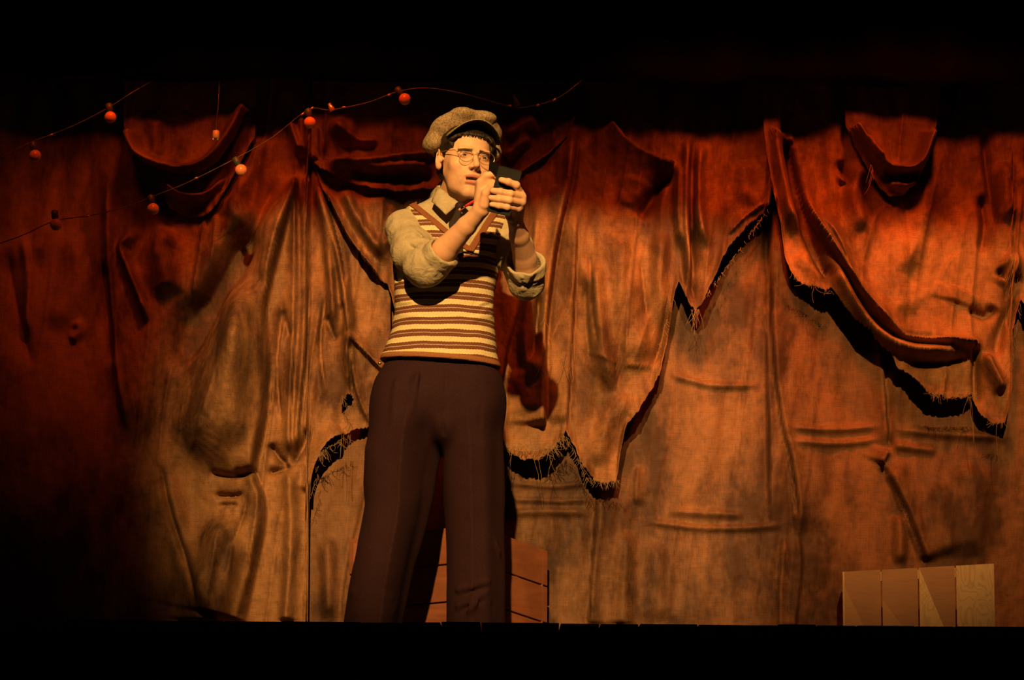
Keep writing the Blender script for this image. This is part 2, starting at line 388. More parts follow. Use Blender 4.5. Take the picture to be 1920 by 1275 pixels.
# left drape: gathered at the top by the third bulb and fanning to the floor
left = [
 ('v', [(503, 540), (500, 640), (498, 780), (480, 880), (495, 940), (491, 1010), (453, 1168)], 3.6, .028, (.1, .02)),
 ('v', [(559, 335), (558, 470), (557, 600), (551, 720), (545, 860)], 3.4, .028, (.1, .1)), ('v', [(578, 330), (579, 470), (578, 600), (572, 700), (558, 850)], 3.4, .028, (.1, .1)),
 ('v', [(606, 350), (640, 470), (652, 560)], 3.2, .020), ('v', [(657, 640), (659, 740)], 3.2, .024), ('v', [(576, 1170), (579, 1060), (581, 950)], 3.2, .022, (.02, .1)),
 ('v', [(530, 560), (520, 700), (528, 800)], 4, .012), ('v', [(612, 540), (600, 640), (610, 740)], 4, .012), ('v', [(470, 930), (440, 1040)], 4, .010),
 ('s', [(566, 320), (530, 440), (501, 560), (500, 640), (497, 780), (478, 880), (494, 940), (490, 1010), (452, 1170)], 60, .060, (.15, .01)),
 ('r', [(650, 812), (606, 846), (584, 930)], 22, .028, (.1, .1)), ('r', [(470, 600), (430, 760), (400, 900)], 60, .030), ('r', [(430, 960), (400, 1170)], 50, .03, (.2, .02)),
 ('v', [(470, 420), (420, 510), (360, 610), (310, 700)], 26, .040, (.2, .4)), ('s', [(560, 330), (512, 480), (500, 560)], 20, .02),
 ('s', [(556, 330), (557, 470), (556, 600), (549, 720), (543, 860)], 9, .045, (.05, .06)),
 ('s', [(577, 320), (578, 470), (577, 600), (570, 700), (556, 850)], 13, .045, (.05, .06)),
 ('r', [(590, 320), (612, 430), (622, 520), (628, 640)], 9, .030), ('r', [(598, 340), (640, 500), (652, 600), (656, 740)], 9, .034),
 ('r', [(568, 220), (572, 300)], 8, .03), ('r', [(592, 250), (585, 310)], 8, .035), ('r', [(545, 230), (566, 300)], 7, .03),
 ('v', [(486, 400), (440, 500), (385, 600), (330, 720)], 22, .050, (.3, .3)),
 ('r', [(470, 380), (410, 490), (360, 590)], 26, .035), ('r', [(470, 520), (440, 660), (390, 800), (350, 860)], 42, .05),
 ('s', [(420, 690), (385, 800), (345, 870)], 8, .008),
 ('r', [(450, 560), (455, 700), (445, 860)], 26, .028), ('r', [(440, 960), (400, 1060), (380, 1170)], 34, .05, (.3, .02)),
 ('r', [(470, 1000), (430, 1100), (415, 1170)], 16, .02, (.3, .02)),
 ('v', [(440, 888), (460, 893), (486, 886)], 6, .022), ('v', [(390, 886), (440, 896), (484, 884)], 5, .018), ('v', [(400, 928), (440, 932), (462, 928)], 5, .016), ('v', [(410, 948), (450, 950)], 4, .01),
 ('v', [(505, 830), (525, 860), (542, 868)], 8, .022), ('v', [(580, 800), (560, 850), (545, 870)], 8, .026), ('v', [(500, 885), (530, 880), (545, 870)], 7, .020),
 ('r', [(543, 872), (548, 990), (538, 1165)], 12, .022, (.1, .02)), ('s', [(573, 1175), (578, 1060), (580, 950)], 12, .02, (.02, .1)),
 ('r', [(310, 880), (330, 980), (400, 1165)], 22, .025), ('v', [(300, 860), (320, 960), (360, 1080), (385, 1165)], 9, .025),
 ('r', [(203, 300), (205, 420), (208, 560), (225, 700), (245, 830)], 10, .035), ('v', [(190, 480), (200, 560), (212, 690)], 9, .04),
 ('r', [(262, 430), (228, 462), (240, 500), (268, 570), (275, 610)], 9, .035), ('r', [(125, 420), (150, 520), (90, 620)], 26, .03),
 ('r', [(40, 430), (55, 520), (50, 640)], 10, .03), ('r', [(110, 300), (90, 420), (60, 500)], 20, .03), ('v', [(10, 460), (25, 560), (60, 700)], 14, .04),
 ('r', [(330, 430), (300, 470), (320, 560)], 24, .03), ('r', [(140, 600), (150, 620), (130, 640)], 9, .02),
 ('r', [(270, 250), (262, 340)], 24, .02), ('r', [(500, 250), (470, 330), (420, 420)], 18, .025),
 ('v', [(520, 330), (440, 520)], 16, .02), ('s', [(730, 708), (690, 665), (652, 628)], 14, .022), ('s', [(700, 805), (672, 740), (655, 650)], 14, .018), 
 ('v', [(530, 580), (545, 640)], 6, .01), ('v', [(610, 590), (630, 640)], 6, .014), ('v', [(640, 570), (655, 640)], 6, .014),
]
lb = [(-420, FL), (575.5, FL), (578.5, 955), (580, 940), (590, 880), (604, 850), (625, 824), (655, 812), (668, 800), (690, 800), (735, 830)]
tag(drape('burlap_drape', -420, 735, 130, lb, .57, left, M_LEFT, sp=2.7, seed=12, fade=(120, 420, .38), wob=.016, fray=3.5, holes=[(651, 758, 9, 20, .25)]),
    'wide stained burlap drape at the left, gathered at its top and falling to the floor', 'drape', 'torn burlap drapes across the stage')

# middle drape
mid = [
 ('v', [(1083, 240), (1074, 330), (1054, 420), (1037, 520), (1026, 640), (1024, 800)], 3.8, .030, (.1, .02)), ('v', [(1086, 400), (1082, 500), (1076, 640), (1066, 800)], 3.2, .020, (.1, .05)),
 ('v', [(1300, 420), (1296, 500), (1302, 570)], 3.4, .022), ('v', [(1106, 470), (1108, 560), (1120, 660)], 4, .014), ('v', [(1200, 480), (1214, 600)], 4, .008),
 ('s', [(1082, 240), (1072, 330), (1052, 420), (1035, 520), (1024, 640), (1022, 800)], 34, .048, (.1, .02)),
 ('s', [(1084, 400), (1080, 500), (1074, 640), (1064, 800)], 30, .022, (.1, .05)),
 ('r', [(1112, 480), (1116, 560), (1128, 660), (1150, 740)], 18, .030), ('v', [(1098, 520), (1100, 600), (1108, 690)], 9, .018),
 ('r', [(1160, 420), (1170, 560), (1200, 700)], 34, .025), ('r', [(1240, 430), (1236, 520), (1250, 620)], 16, .02),
 ('s', [(1140, 225), (1180, 270), (1225, 297), (1266, 308)], 30, .035, (.1, .05)),
 ('v', [(1266, 312), (1235, 350), (1195, 410)], 13, .035), ('r', [(1200, 330), (1175, 390)], 24, .02),
 ('r', [(1292, 240), (1286, 330), (1285, 420), (1292, 500), (1290, 560)], 8, .034), ('r', [(1272, 300), (1270, 400), (1276, 470)], 7, .024),
 ('r', [(1318, 260), (1308, 330), (1312, 420), (1330, 470)], 9, .026), ('v', [(1300, 260), (1298, 380), (1302, 560)], 6, .02),
 ('r', [(1390, 300), (1400, 360), (1440, 380)], 20, .016), ('s', [(1444, 378), (1400, 406), (1360, 445)], 8, .014),
 ('s', [(1240, 688), (1150, 682), (1100, 655), (1083, 640)], 7, .006), ('v', [(1250, 560), (1245, 620), (1225, 690)], 9, .02),
 ('r', [(1110, 880), (1140, 800), (1180, 730)], 20, .016), ('v', [(1160, 790), (1185, 780)], 6, .014),
 ('r', [(700, 360), (715, 420), (735, 480)], 26, .03), ('r', [(640, 350), (680, 430), (730, 500)], 12, .03), ('s', [(725, 535), (660, 455), (606, 345)], 16, .03),
 ('s', [(950, 760), (955, 660), (985, 560), (1000, 470), (1010, 380)], 20, .02), ('r', [(1000, 540), (985, 640), (1010, 720)], 14, .02),
 ('r', [(975, 690), (990, 780)], 26, .02), ('v', [(1012, 545), (1002, 650), (990, 690)], 8, .03),
]
mb = [(588, 305), (600, 345), (640, 425), (660, 462), (700, 512), (728, 535), (760, 640), (800, 700), (850, 760), (900, 800), (940, 818), (955, 850), (985, 866), (1010, 866), (1035, 848),
      (1050, 826), (1060, 812), (1078, 838), (1088, 870), (1110, 898), (1128, 905), (1156, 902), (1161, 860), (1172, 800), (1200, 766), (1236, 700), (1248, 650), (1262, 560),
      (1272, 528), (1282, 550), (1302, 590), (1322, 560), (1340, 520), (1352, 486), (1372, 456), (1404, 420), (1442, 388), (1450, 300)]
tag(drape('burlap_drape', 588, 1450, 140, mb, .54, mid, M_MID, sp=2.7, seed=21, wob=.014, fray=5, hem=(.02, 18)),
    'torn burlap drape behind the man with ragged points hanging to the right of his waist', 'drape', 'torn burlap drapes across the stage')

# small swag behind the head
tag(drape('burlap_swag', 585, 1085, 150, [(585, 300), (600, 318), (640, 338), (690, 352), (740, 360), (800, 356), (860, 350), (930, 338), (985, 316), (1030, 288), (1065, 255), (1085, 200)], .50,
    [('r', [(615, 230), (680, 262), (720, 256)], 14, .03), ('v', [(595, 292), (700, 282), (830, 262)], 12, .05), ('r', [(600, 305), (700, 302), (830, 290)], 9, .035),
     ('r', [(600, 310), (690, 320), (820, 312)], 12, .03), ('v', [(640, 318), (720, 330), (820, 330)], 8, .03), ('v', [(640, 250), (740, 250), (830, 230)], 14, .03),
     ('v', [(945, 320), (1000, 280), (1060, 235)], 12, .045), ('r', [(945, 300), (1000, 260)], 12, .03), ('r', [(945, 262), (980, 240), (1010, 225)], 14, .03)],
    M_MID, sp=2.7, seed=31, wob=.01, fray=2, hem=(.02, 14)),
    'dark red swag of burlap slung behind the man\'s cap', 'swag', 'burlap swags at the top of the set')
# small swag at top left
tag(drape('burlap_swag', 282, 480, 220, [(282, 300), (300, 360), (320, 392), (350, 406), (385, 404), (410, 385), (435, 340), (460, 290), (480, 260)], .53,
    [('r', [(300, 340), (340, 368), (390, 366), (430, 330)], 8, .03)], M_LEFT, sp=2.7, seed=43, wob=.02, fray=2),
    'deep shadowed burlap swag hanging under the upper left one', 'swag', 'burlap swags at the top of the set')
tag(drape('burlap_swag', 232, 482, 150, [(232, 236), (245, 290), (270, 312), (300, 326), (340, 334), (378, 330), (410, 308), (440, 268), (470, 212), (482, 190)], .50,
    [('r', [(240, 250), (262, 298), (330, 324), (385, 312), (430, 262), (462, 205)], 13, .045, (.02, .02)), ('v', [(318, 220), (317, 300)], 6, .03), ('r', [(290, 220), (296, 300)], 14, .01)], M_LEFT, sp=2.7, seed=41, wob=.01, fray=2),
    'small red-lit burlap swag at the upper left above the string of bulbs', 'swag', 'burlap swags at the top of the set')

# right swag
right = [
 ('s', [(1846, 650), (1780, 642), (1700, 632), (1655, 600), (1600, 530), (1560, 470), (1520, 400), (1496, 330), (1480, 250)], 13, .06, (.04, .05)),
 ('s', [(1690, 640), (1640, 590), (1600, 530), (1565, 450), (1530, 400)], 24, .030),
 ('r', [(1450, 250), (1462, 330), (1480, 400), (1500, 440)], 14, .045, (.02, .2)), ('v', [(1476, 260), (1492, 330), (1512, 420), (1535, 480), (1560, 530)], 9, .060, (.05, .1)),
 ('r', [(1545, 470), (1590, 560), (1640, 625), (1690, 655), (1760, 662), (1820, 656)], 13, .045), ('v', [(1570, 470), (1620, 560), (1660, 612), (1700, 630), (1800, 636)], 8, .028),
 ('r', [(1700, 700), (1740, 716), (1790, 706)], 22, .025), ('v', [(1700, 680), (1760, 680), (1820, 668)], 7, .03),
 ('r', [(1500, 470), (1520, 500), (1550, 520)], 22, .03), ('s', [(1746, 560), (1775, 500), (1800, 470)], 7, .005), ('r', [(1740, 330), (1720, 440), (1690, 520)], 16, .018),
 ('r', [(1620, 300), (1600, 360), (1620, 440)], 16, .02), ('v', [(1570, 300), (1590, 340), (1565, 345)], 9, .02), ('r', [(1800, 540), (1790, 570)], 30, .03),
 ('v', [(1840, 360), (1850, 420), (1840, 480)], 10, .02), ('v', [(1846, 230), (1855, 330), (1870, 440)], 9, .02), ('r', [(1880, 300), (1890, 420)], 20, .02),
 ('v', [(1815, 575), (1850, 590), (1868, 570)], 8, .03), ('r', [(1880, 480), (1900, 500), (1880, 540)], 16, .03), ('v', [(1872, 500), (1890, 525), (1920, 520)], 7, .03),
 ('r', [(1845, 660), (1862, 700), (1880, 740)], 11, .03), ('v', [(1905, 560), (1880, 620), (1872, 670)], 8, .03), ('v', [(1830, 640), (1832, 700), (1834, 760)], 6, .03),
 ('r', [(1700, 430), (1680, 520), (1700, 600)], 50, .04), ('r', [(1960, 300), (1970, 500)], 40, .04),
]
rb = [(1430, 250), (1436, 290), (1450, 370), (1466, 430), (1474, 490), (1486, 516), (1510, 534), (1540, 544), (1560, 548), (1580, 575), (1610, 610), (1650, 652), (1668, 668), (1684, 694), (1700, 700),
      (1712, 716), (1740, 738), (1776, 750), (1800, 748), (1824, 738), (1830, 760), (1838, 778), (1862, 796), (1884, 796), (1892, 752), (1896, 716), (1886, 690), (1878, 670), (1900, 610), (1912, 560), (1940, 620), (2010, 700), (2100, 640), (2200, 520), (2380, 480)]
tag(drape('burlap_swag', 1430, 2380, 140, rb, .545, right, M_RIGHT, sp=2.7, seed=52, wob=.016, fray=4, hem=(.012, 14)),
    'large burlap swag at the right, sweeping down to a frayed tail beside a black shadow', 'swag', 'burlap swags at the top of the set')
tag(drape('burlap_swag', 1585, 1765, 160, [(1585, 232), (1600, 275), (1630, 320), (1650, 350), (1668, 368), (1690, 366), (1715, 350), (1738, 300), (1755, 240), (1765, 190)], .48,
    [('r', [(1600, 240), (1640, 300), (1675, 322), (1720, 316), (1748, 250)], 11, .045, (.02, .02)), ('v', [(1650, 318), (1690, 335), (1728, 325)], 6, .03), ('r', [(1660, 345), (1700, 350), (1722, 335)], 8, .02),
     ('r', [(1625, 260), (1655, 310)], 8, .02)], M_RIGHT, sp=2.7, seed=61, wob=.01, fray=2),
    'small crumpled burlap swag knotted above the large right-hand swag', 'swag', 'burlap swags at the top of the set')
# ------------------------------------------------------------------ signed distance modelling kit
INF = 9.0
def A(*v): return np.array(v, float)
def smin(a, b, k):
    h = np.maximum(k - np.abs(a - b), 0) / k
    return np.minimum(a, b) - h * h * k * .25
def smax(a, b, k): return -smin(-a, -b, k)
def ell(p, c, r, R=None):
    q = p - np.asarray(c)
    if R is not None: q = q @ R
    r = np.asarray(r, float)
    k0 = np.sqrt(((q / r) ** 2).sum(-1)); k1 = np.sqrt(((q / (r * r)) ** 2).sum(-1)) + 1e-9
    return k0 * (k0 - 1) / k1
def sph(p, c, r): return np.sqrt(((p - np.asarray(c)) ** 2).sum(-1)) - r
def segd(p, a, b):
    a = np.asarray(a, float); b = np.asarray(b, float); ba = b - a; pa = p - a
    t = np.clip((pa @ ba) / (ba @ ba), 0, 1)
    return np.sqrt(((pa - t[:, None] * ba) ** 2).sum(-1)), t
def cap(p, a, b, ra, rb=None):
    d, t = segd(p, a, b)
    return d - (ra + ((ra if rb is None else rb) - ra) * t)
def chain(p, pts, rad, k=.004):
    d = None
    for i in range(len(pts) - 1):
        e = cap(p, pts[i], pts[i + 1], rad[i], rad[i + 1])
        d = e if d is None else smin(d, e, k)
    return d
def wrinkle(p, a, b, wd, amp):
    d, t = segd(p, a, b)
    return -amp * np.exp(-(d / wd) ** 2) * (np.sin(math.pi * np.clip(t, .02, .98)) ** .5)
def rotm(yaw=0, pitch=0, roll=0):
    """columns are the local axes in world; yaw about Z, pitch about X, roll about Y"""
    return np.array((Matrix.Rotation(yaw, 3, 'Z') @ Matrix.Rotation(roll, 3, 'Y') @ Matrix.Rotation(pitch, 3, 'X')))
def lump(p, s, seed=0.0):
    return (np.sin(p[:, 0] * s + 1.3 + seed + 1.7 * np.sin(p[:, 2] * s * .6)) * np.sin(p[:, 2] * s * .8 + seed * 2.1 + np.sin(p[:, 1] * s)) + .5 * np.sin(p[:, 1] * s * 1.7 + p[:, 2] * s * 1.3 + seed))

def near(p, lo, hi, fn, m=.05):
    """fn only for the points inside a box grown by m, far away elsewhere"""
    lo = np.asarray(lo) - m; hi = np.asarray(hi) + m
    s = ((p > lo) & (p < hi)).all(1)
    out = np.full(len(p), m + .03)
    if s.any(): out[s] = fn(p[s])
    return out

def surface(f, lo, hi, h, B=8, chunk=500):
    """extract the zero surface of f as quads (naive surface nets over the blocks the surface passes)"""
    lo = np.asarray(lo, float); hi = np.asarray(hi, float)
    nb = np.ceil((hi - lo) / (h * B)).astype(int)
    g = np.stack(np.meshgrid(*[np.arange(n) for n in nb], indexing='ij'), -1).reshape(-1, 3)
    c = lo + (g + .5) * h * B
    d = np.concatenate([f(c[i:i + 60000]) for i in range(0, len(c), 60000)])
    g = g[np.abs(d) < h * B * 1.35]
    off = np.stack(np.meshgrid(*[np.arange(B + 1)] * 3, indexing='ij'), -1)
    NX, NY, NZ = (nb * B + 2)
    keys = []; pos = []; e1 = []; 
    for i in range(0, len(g), chunk):
        gg = g[i:i + chunk]
        ip = gg[:, None, None, None, :] * B + off[None]
        v = f((lo + ip.reshape(-1, 3) * h)).reshape(ip.shape[:-1]).astype(np.float32)
        C = [v[:, a:a + B, b:b + B, c_:c_ + B] for a in (0, 1) for b in (0, 1) for c_ in (0, 1)]
        st = np.stack(C, -1); neg = st < 0
        act = neg.any(-1) & ~neg.all(-1)
        w = np.argwhere(act)
        if not len(w): continue
        s8 = st[act]
        cell = gg[w[:, 0]] * B + w[:, 1:]
        corner = np.array([(a, b, c_) for a in (0, 1) for b in (0, 1) for c_ in (0, 1)], float)
        acc = np.zeros((len(w), 3)); cnt = np.zeros(len(w))
        for p_ in range(8):
            for ax in range(3):
                bit = (4, 2, 1)[ax]
                if p_ & bit: continue
                q_ = p_ | bit; va = s8[:, p_]; vb = s8[:, q_]
                cr = (va < 0) != (vb < 0)
                t = np.where(cr, va / np.where(cr, va - vb, 1), 0)
                pt = corner[p_] + t[:, None] * (corner[q_] - corner[p_])
                acc[cr] += pt[cr]; cnt[cr] += 1
        pos.append(lo + (cell + acc / cnt[:, None]) * h)
        keys.append((cell[:, 0] * NY + cell[:, 1]) * NZ + cell[:, 2])
        e1.append(np.stack([np.where((s8[:, 0] < 0) != (s8[:, (4, 2, 1)[ax]] < 0), np.where(s8[:, 0] < 0, 1, -1), 0) for ax in range(3)], -1))
    keys = np.concatenate(keys); pos = np.concatenate(pos); e1 = np.concatenate(e1)
    o = np.argsort(keys); keys = keys[o]; pos = pos[o]; e1 = e1[o]
    st_ = np.array([NY * NZ, NZ, 1])
    Q = []
    for ax in range(3):
        u, v_ = [(1, 2), (2, 0), (0, 1)][ax]
        s = e1[:, ax] != 0
        k0 = keys[s]; sg = e1[s, ax]
        ks = [k0, k0 - st_[u], k0 - st_[u] - st_[v_], k0 - st_[v_]]
        ii = [np.clip(np.searchsorted(keys, k), 0, len(keys) - 1) for k in ks]
        ok = np.all([keys[a] == b for a, b in zip(ii, ks)], axis=0)
        q = np.stack(ii, -1)[ok]; sg = sg[ok]
        q[sg < 0] = q[sg < 0][:, ::-1]
        Q.append(q)
    return pos, np.concatenate(Q)

def smooth_mesh(V, Q, it=1, lam=.5):
    e = np.concatenate([Q[:, [0, 1]], Q[:, [1, 2]], Q[:, [2, 3]], Q[:, [3, 0]]])
    e = np.concatenate([e, e[:, ::-1]])
    cnt = np.bincount(e[:, 0], minlength=len(V)).astype(float)[:, None] + 1e-9
    for _ in range(it):
        a = np.stack([np.bincount(e[:, 0], weights=V[e[:, 1], k], minlength=len(V)) for k in range(3)], -1) / cnt
        V = V + lam * (a - V)
    return V
def add_color(me, cols):
    at = me.color_attributes.new('tint', 'FLOAT_COLOR', 'POINT')
    at.data.foreach_set('color', np.concatenate([cols, np.ones((len(cols), 1))], 1).astype(np.float32).ravel())
def J(px, py, Y): return P(px, py, Y)
# ------------------------------------------------------------------ the man
PERSON = empty('person', J(830, 1254, 0.02) * A(1, 1, 0))
tag(PERSON, 'man in tweed cap, round glasses and striped knitted vest writing in a small notebook', 'person')

# ---- materials
s = N('skin'); o_ = s.obj(); at = s.n('ShaderNodeVertexColor'); at.layer_name = 'tint'
nz = s.noise(o_, 60, 3.0); c = s.mix(1.0, at.outputs[0], s.ramp(nz, [(.3, (.93, .91, .9)), (.7, (1.05, 1.04, 1.03))]), 'MULTIPLY')
s.b.inputs['Subsurface Weight'].default_value = .12; s.b.inputs['Subsurface Radius'].default_value = (.012, .005, .003); s.b.inputs['Subsurface Scale'].default_value = .4
M_SKIN = s.done(c, .52, .3, s.bump(s.noise(o_, 420, 2.0), .12, .001))
s = N('dark_hair'); st = s.noise(s.mapping((300, 300, 40)), 1.0, 2.0)
M_HAIR = s.done(s.ramp(st, [(.3, (.006, .004, .003)), (.7, (.028, .017, .011))]), .5, .35, s.bump(st, .8, .003))
s = N('tweed'); o_ = s.obj(); n1 = s.noise(o_, 420, 2.0, .7); n2 = s.noise(o_, 170, 2.0)
c = s.ramp(n1, [(.36, (.055, .034, .022)), (.46, (.21, .15, .088)), (.60, (.36, .27, .155)), (.68, (.62, .50, .30))])
c = s.mix(.5, c, s.ramp(n2, [(.38, (.13, .078, .05)), (.62, (.40, .31, .19))]), 'MIX')
M_TWEED = s.done(c, .9, .15, s.bump(n1, .5, .003))
s = N('khaki_shirt_cotton'); o_ = s.obj(); n1 = s.noise(s.mapping((1, 1, 1)), 30, 4.0); n2 = s.noise(o_, 500, 2.0)
wk = s.noise(s.mapping((1, 1, 1.6), rot=(0, .6, 0)), 17, 2.0, .5, 1.6); wk2 = s.noise(s.mapping((1.8, 1, 1), rot=(0, -.5, 0)), 16, 3.0, .5, 1.0)
M_SHIRT = s.done(s.ramp(n1, [(.3, (.35, .30, .205)), (.7, (.44, .385, .265))]), .8, .2, s.bump(n2, .25, .001, s.bump(s.math('ADD', wk, wk2), .38, .014)))
# knitted stripes follow the height of the vest
s = N('striped_knit'); o_ = s.obj(); sep = s.n('ShaderNodeSeparateXYZ'); s.set(sep.inputs[0], o_)
z = sep.outputs['Z']; wob_ = s.math('MULTIPLY', s.noise(o_, 14, 1.0), .008)
stp = s.math('MULTIPLY', s.math('SINE', s.math('MULTIPLY', sep.outputs['X'], 2 * math.pi / .0095)), .0005)
zz = s.math('ADD', s.math('ADD', z, wob_), stp)
Z0 = float(J(850, 660, -.11)[2]); PER = .0405
fr = s.math('FRACT', s.math('DIVIDE', s.math('SUBTRACT', zz, Z0 - 10 * PER - .004), PER))
BR = (.155, .060, .034); CR = (.66, .58, .36); TH = (.40, .36, .34)
col = s.ramp(fr, [(0.0, CR), (.16, tuple(v * .93 for v in CR)), (.20, CR), (.38, BR), (.66, TH), (.72, BR), (.965, CR)], 'CONSTANT')
_a = J(715, 671, -.06); _b = J(935, 686, -.06); _sl = (_b[2] - _a[2]) / (_b[0] - _a[0])
hem_z = s.math('LESS_THAN', s.math('ADD', s.math('MULTIPLY', sep.outputs['X'], -_sl), z), float(_a[2] + _sl * (PERSON.location.x - _a[0]) + .0175))
col = s.mix(hem_z, col, (.27, .12, .055))
kn = s.wave(s.mapping(), 95, 'X', .6, 4.0); kz = s.wave(s.mapping(), 75, 'Z', .6, 4.0); kb = s.math('ADD', kn, kz)
col = s.mix(1.0, col, s.ramp(s.noise(o_, 260, 2.0), [(.3, (.8, .78, .74)), (.65, (1.08, 1.07, 1.05))]), 'MULTIPLY')
M_KNIT = s.done(col, .92, .1, s.bump(kb, .28, .002))
s = N('vest_binding'); M_BIND = s.done((.22, .085, .04), .92, .1, s.bump(s.wave(s.obj(), 120, 'Z'), .4, .002))
s = N('brown_wool'); o_ = s.obj(); n1 = s.noise(o_, 380, 2.0); n2 = s.noise(o_, 4, 3.0)
M_WOOL = s.done(s.mix(1.0, s.ramp(n1, [(.3, (.0165, .0058, .0085)), (.7, (.030, .011, .0155))]), s.ramp(n2, [(.3, (.9, .9, .9)), (.7, (1.1, 1.1, 1.1))]), 'MULTIPLY'), .85, .15, s.bump(n1, .3, .002))
s = N('tie_silk'); M_TIE = s.done(s.ramp(s.wave(s.mapping(rot=(0, .7, 0)), 40), [(.4, (.014, .008, .007)), (.6, (.020, .011, .009))]), .7, .2)
s = N('gold_wire'); M_WIRE = s.done(s.ramp(s.noise(s.obj(), 90), [(.3, (.55, .36, .16)), (.7, (.72, .50, .24))]), .28, .5, metal=1.0)
s = N('spectacle_glass'); s.b.inputs['Transmission Weight'].default_value = 1.0; s.b.inputs['IOR'].default_value = 1.1; s.b.inputs['Alpha'].default_value = .25
M_LENS = s.done(s.mix(s.noise(s.obj(), 20), (.97, .97, .97), (1, 1, 1)), .02, .3)
s = N('black_leather'); M_SHOE = s.done(s.ramp(s.noise(s.obj(), 40), [(.3, (.008, .006, .005)), (.7, (.018, .012, .010))]), .4, .5)

# ---- head frame
HS = 1.10
HR = rotm(math.radians(21), math.radians(3), math.radians(4))
EYE_MID = J(890.0, 291.5, -.17)
HO = EYE_MID - HR @ (A(0, -.088, 0) * HS)
def to_head(p): return ((p - HO) @ HR) / HS
def from_head(q): return HO + (np.asarray(q) * HS) @ HR.T

EYES = [A(-.0315, -.0735, 0), A(.0315, -.0735, 0)]
def head_local(q):
    x, y, z = q[:, 0], q[:, 1], q[:, 2]
    ax = np.abs(x); m = np.stack([ax, y, z], -1)          # mirrored
    d = ell(q, (0, .014, .036), (.0745, .094, .087))
    d = smin(d, ell(q, (0, -.030, -.018), (.0585, .060, .080)), .03)
    d = smin(d, cap(m, (.043, .002, -.046), (.033, -.034, -.086), .014, .013), .026)      # jaw angle
    d = smin(d, cap(m, (.033, -.034, -.086), (.010, -.072, -.108), .013, .0150), .020)
    d = smin(d, ell(m, (.033, -.044, -.055), (.018, .022, .032)), .03)                   # cheek
    d = smin(d, ell(q, (0, -.078, -.106), (.019, .014, .0145)), .018)                      # chin
    d = smin(d, ell(m, (.043, -.062, -.028), (.017, .015, .015)), .024)                    # cheekbone
    d = smin(d, ell(q, (0, -.072, -.066), (.031, .022, .028)), .02)                        # muzzle
    d = smin(d, cap(m, (.010, -.089, .0140), (.044, -.079, .0165), .0075, .0060), .009)     # brow ridge
    d = smax(d, -ell(m, (.0315, -.098, -.001), (.019, .0165, .0115)), .011)                   # socket
    # nose
    n = cap(q, (0, -.086, .010), (0, -.113, -.031), .0062, .0088)
    n = smin(n, ell(m, (.0115, -.099, -.037), (.0068, .0105, .0068)), .007)
    n = smin(n, cap(q, (0, -.112, -.032), (0, -.096, -.042), .0072, .005), .006)
    d = smin(d, n, .010)
    d = smax(d, -ell(m, (.0062, -.104, -.0435), (.0032, .0052, .003)), .003)                # nostril
    # nasolabial fold
    d = d + .0026 * np.exp(-(segd(m, (.0165, -.097, -.034), (.032, -.080, -.068))[0] / .0040) ** 2)
    # furrows of the brow
    d = d + .0011 * np.exp(-((ax - .0055) / .0022) ** 2) * np.exp(-((z - .022) / .009) ** 2) * (y < -.05)
    for zf in (.036, .046): d = d + .0005 * np.exp(-((z - zf - 2 * x * x) / .0022) ** 2) * (y < -.05) * (ax < .035)
    # mouth, a little open and drawn down on one side
    mx = x; mz = z + .070 + .9 * mx * mx * 6 * (1 + 12 * mx) * .35
    q2 = np.stack([mx, y, mz], -1)
    m2 = np.stack([np.abs(mx), y, mz], -1)
    d = smin(d, ell(q2, (0, -.0890, .0072), (.0240, .0070, .0046)), .006)
    d = smin(d, ell(q2, (0, -.0875, -.0100), (.0205, .0085, .0062)), .006)
    d = smax(d, -ell(q2, (0, -.095, -.0010), (.021, .015, .0046)), .0025)
    d = d + .0018 * np.exp(-((z + .090) / .005) ** 2) * (ax < .02) * (y < -.05)             # under the lip
    # teeth behind the gap
    d = np.minimum(d, ell(q2, (0, -.078, -.0040), (.016, .008, .0030)))
    # eyes: ball and two lids
    for i, c in enumerate(EYES):
        ball = sph(q, c, .0122)
        lid = sph(q, c, .0140)
        op = ell(q, c + A(0, -.013, -.0008), (.0138, .012, .0044), rotm(roll=-.08 if i else .08))
        lid = smax(lid, -op, .0015)
        d = smin(d, lid, .005); d = np.minimum(d, ball)
    # ears
    er = rotm(0, -.16, 0)
    for sx in (-1, 1):
        R_ = rotm(sx * .42, -.15, 0)
        e = ell(q, (sx * .0775, .010, -.004), (.0085, .0185, .032), R_)
        e = smin(e, ell(q, (sx * .0745, .004, -.028), (.007, .010, .011), R_), .008)
        e = smax(e, -ell(q, (sx * .0865, .004, .000), (.0075, .0115, .021), R_), .004)
        e = smin(e, ell(q, (sx * .0745, -.006, -.010), (.006, .006, .009), R_), .004)
        d = smin(d, e, .005)
    return d

# ---- trunk sections taken at body height: (row, left, right, y centre, depth)
def table(rows):
    T = []
    for (r, l, rt, yc, dp) in rows:
        a = J(l, r, yc); b = J(rt, r, yc); T.append((a[2], (a[0] + b[0]) / 2, yc, (b[0] - a[0]) / 2, dp))
    T.sort(); return np.array(T)
def loft(p, T, off=0.0):
    z = p[:, 2]; g = lambda k: np.interp(z, T[:, 0], T[:, k])
    a = g(3) + off; b = g(4) + off
    u = (p[:, 0] - g(1)) / a; v = (p[:, 1] - g(2)) / b
    k0 = np.power(np.abs(u) ** 2.3 + np.abs(v) ** 2.3, 1 / 2.3) + 1e-6
    k1 = np.sqrt((u / a) ** 2 + (v / b) ** 2) + 1e-6
    d = np.hypot(u, v) / k1 * (k0 - 1)
    return d * .92
def zclip(p, d, lo, hi, k=.01): return smax(smax(d, lo - p[:, 2], k), p[:, 2] - hi, k)
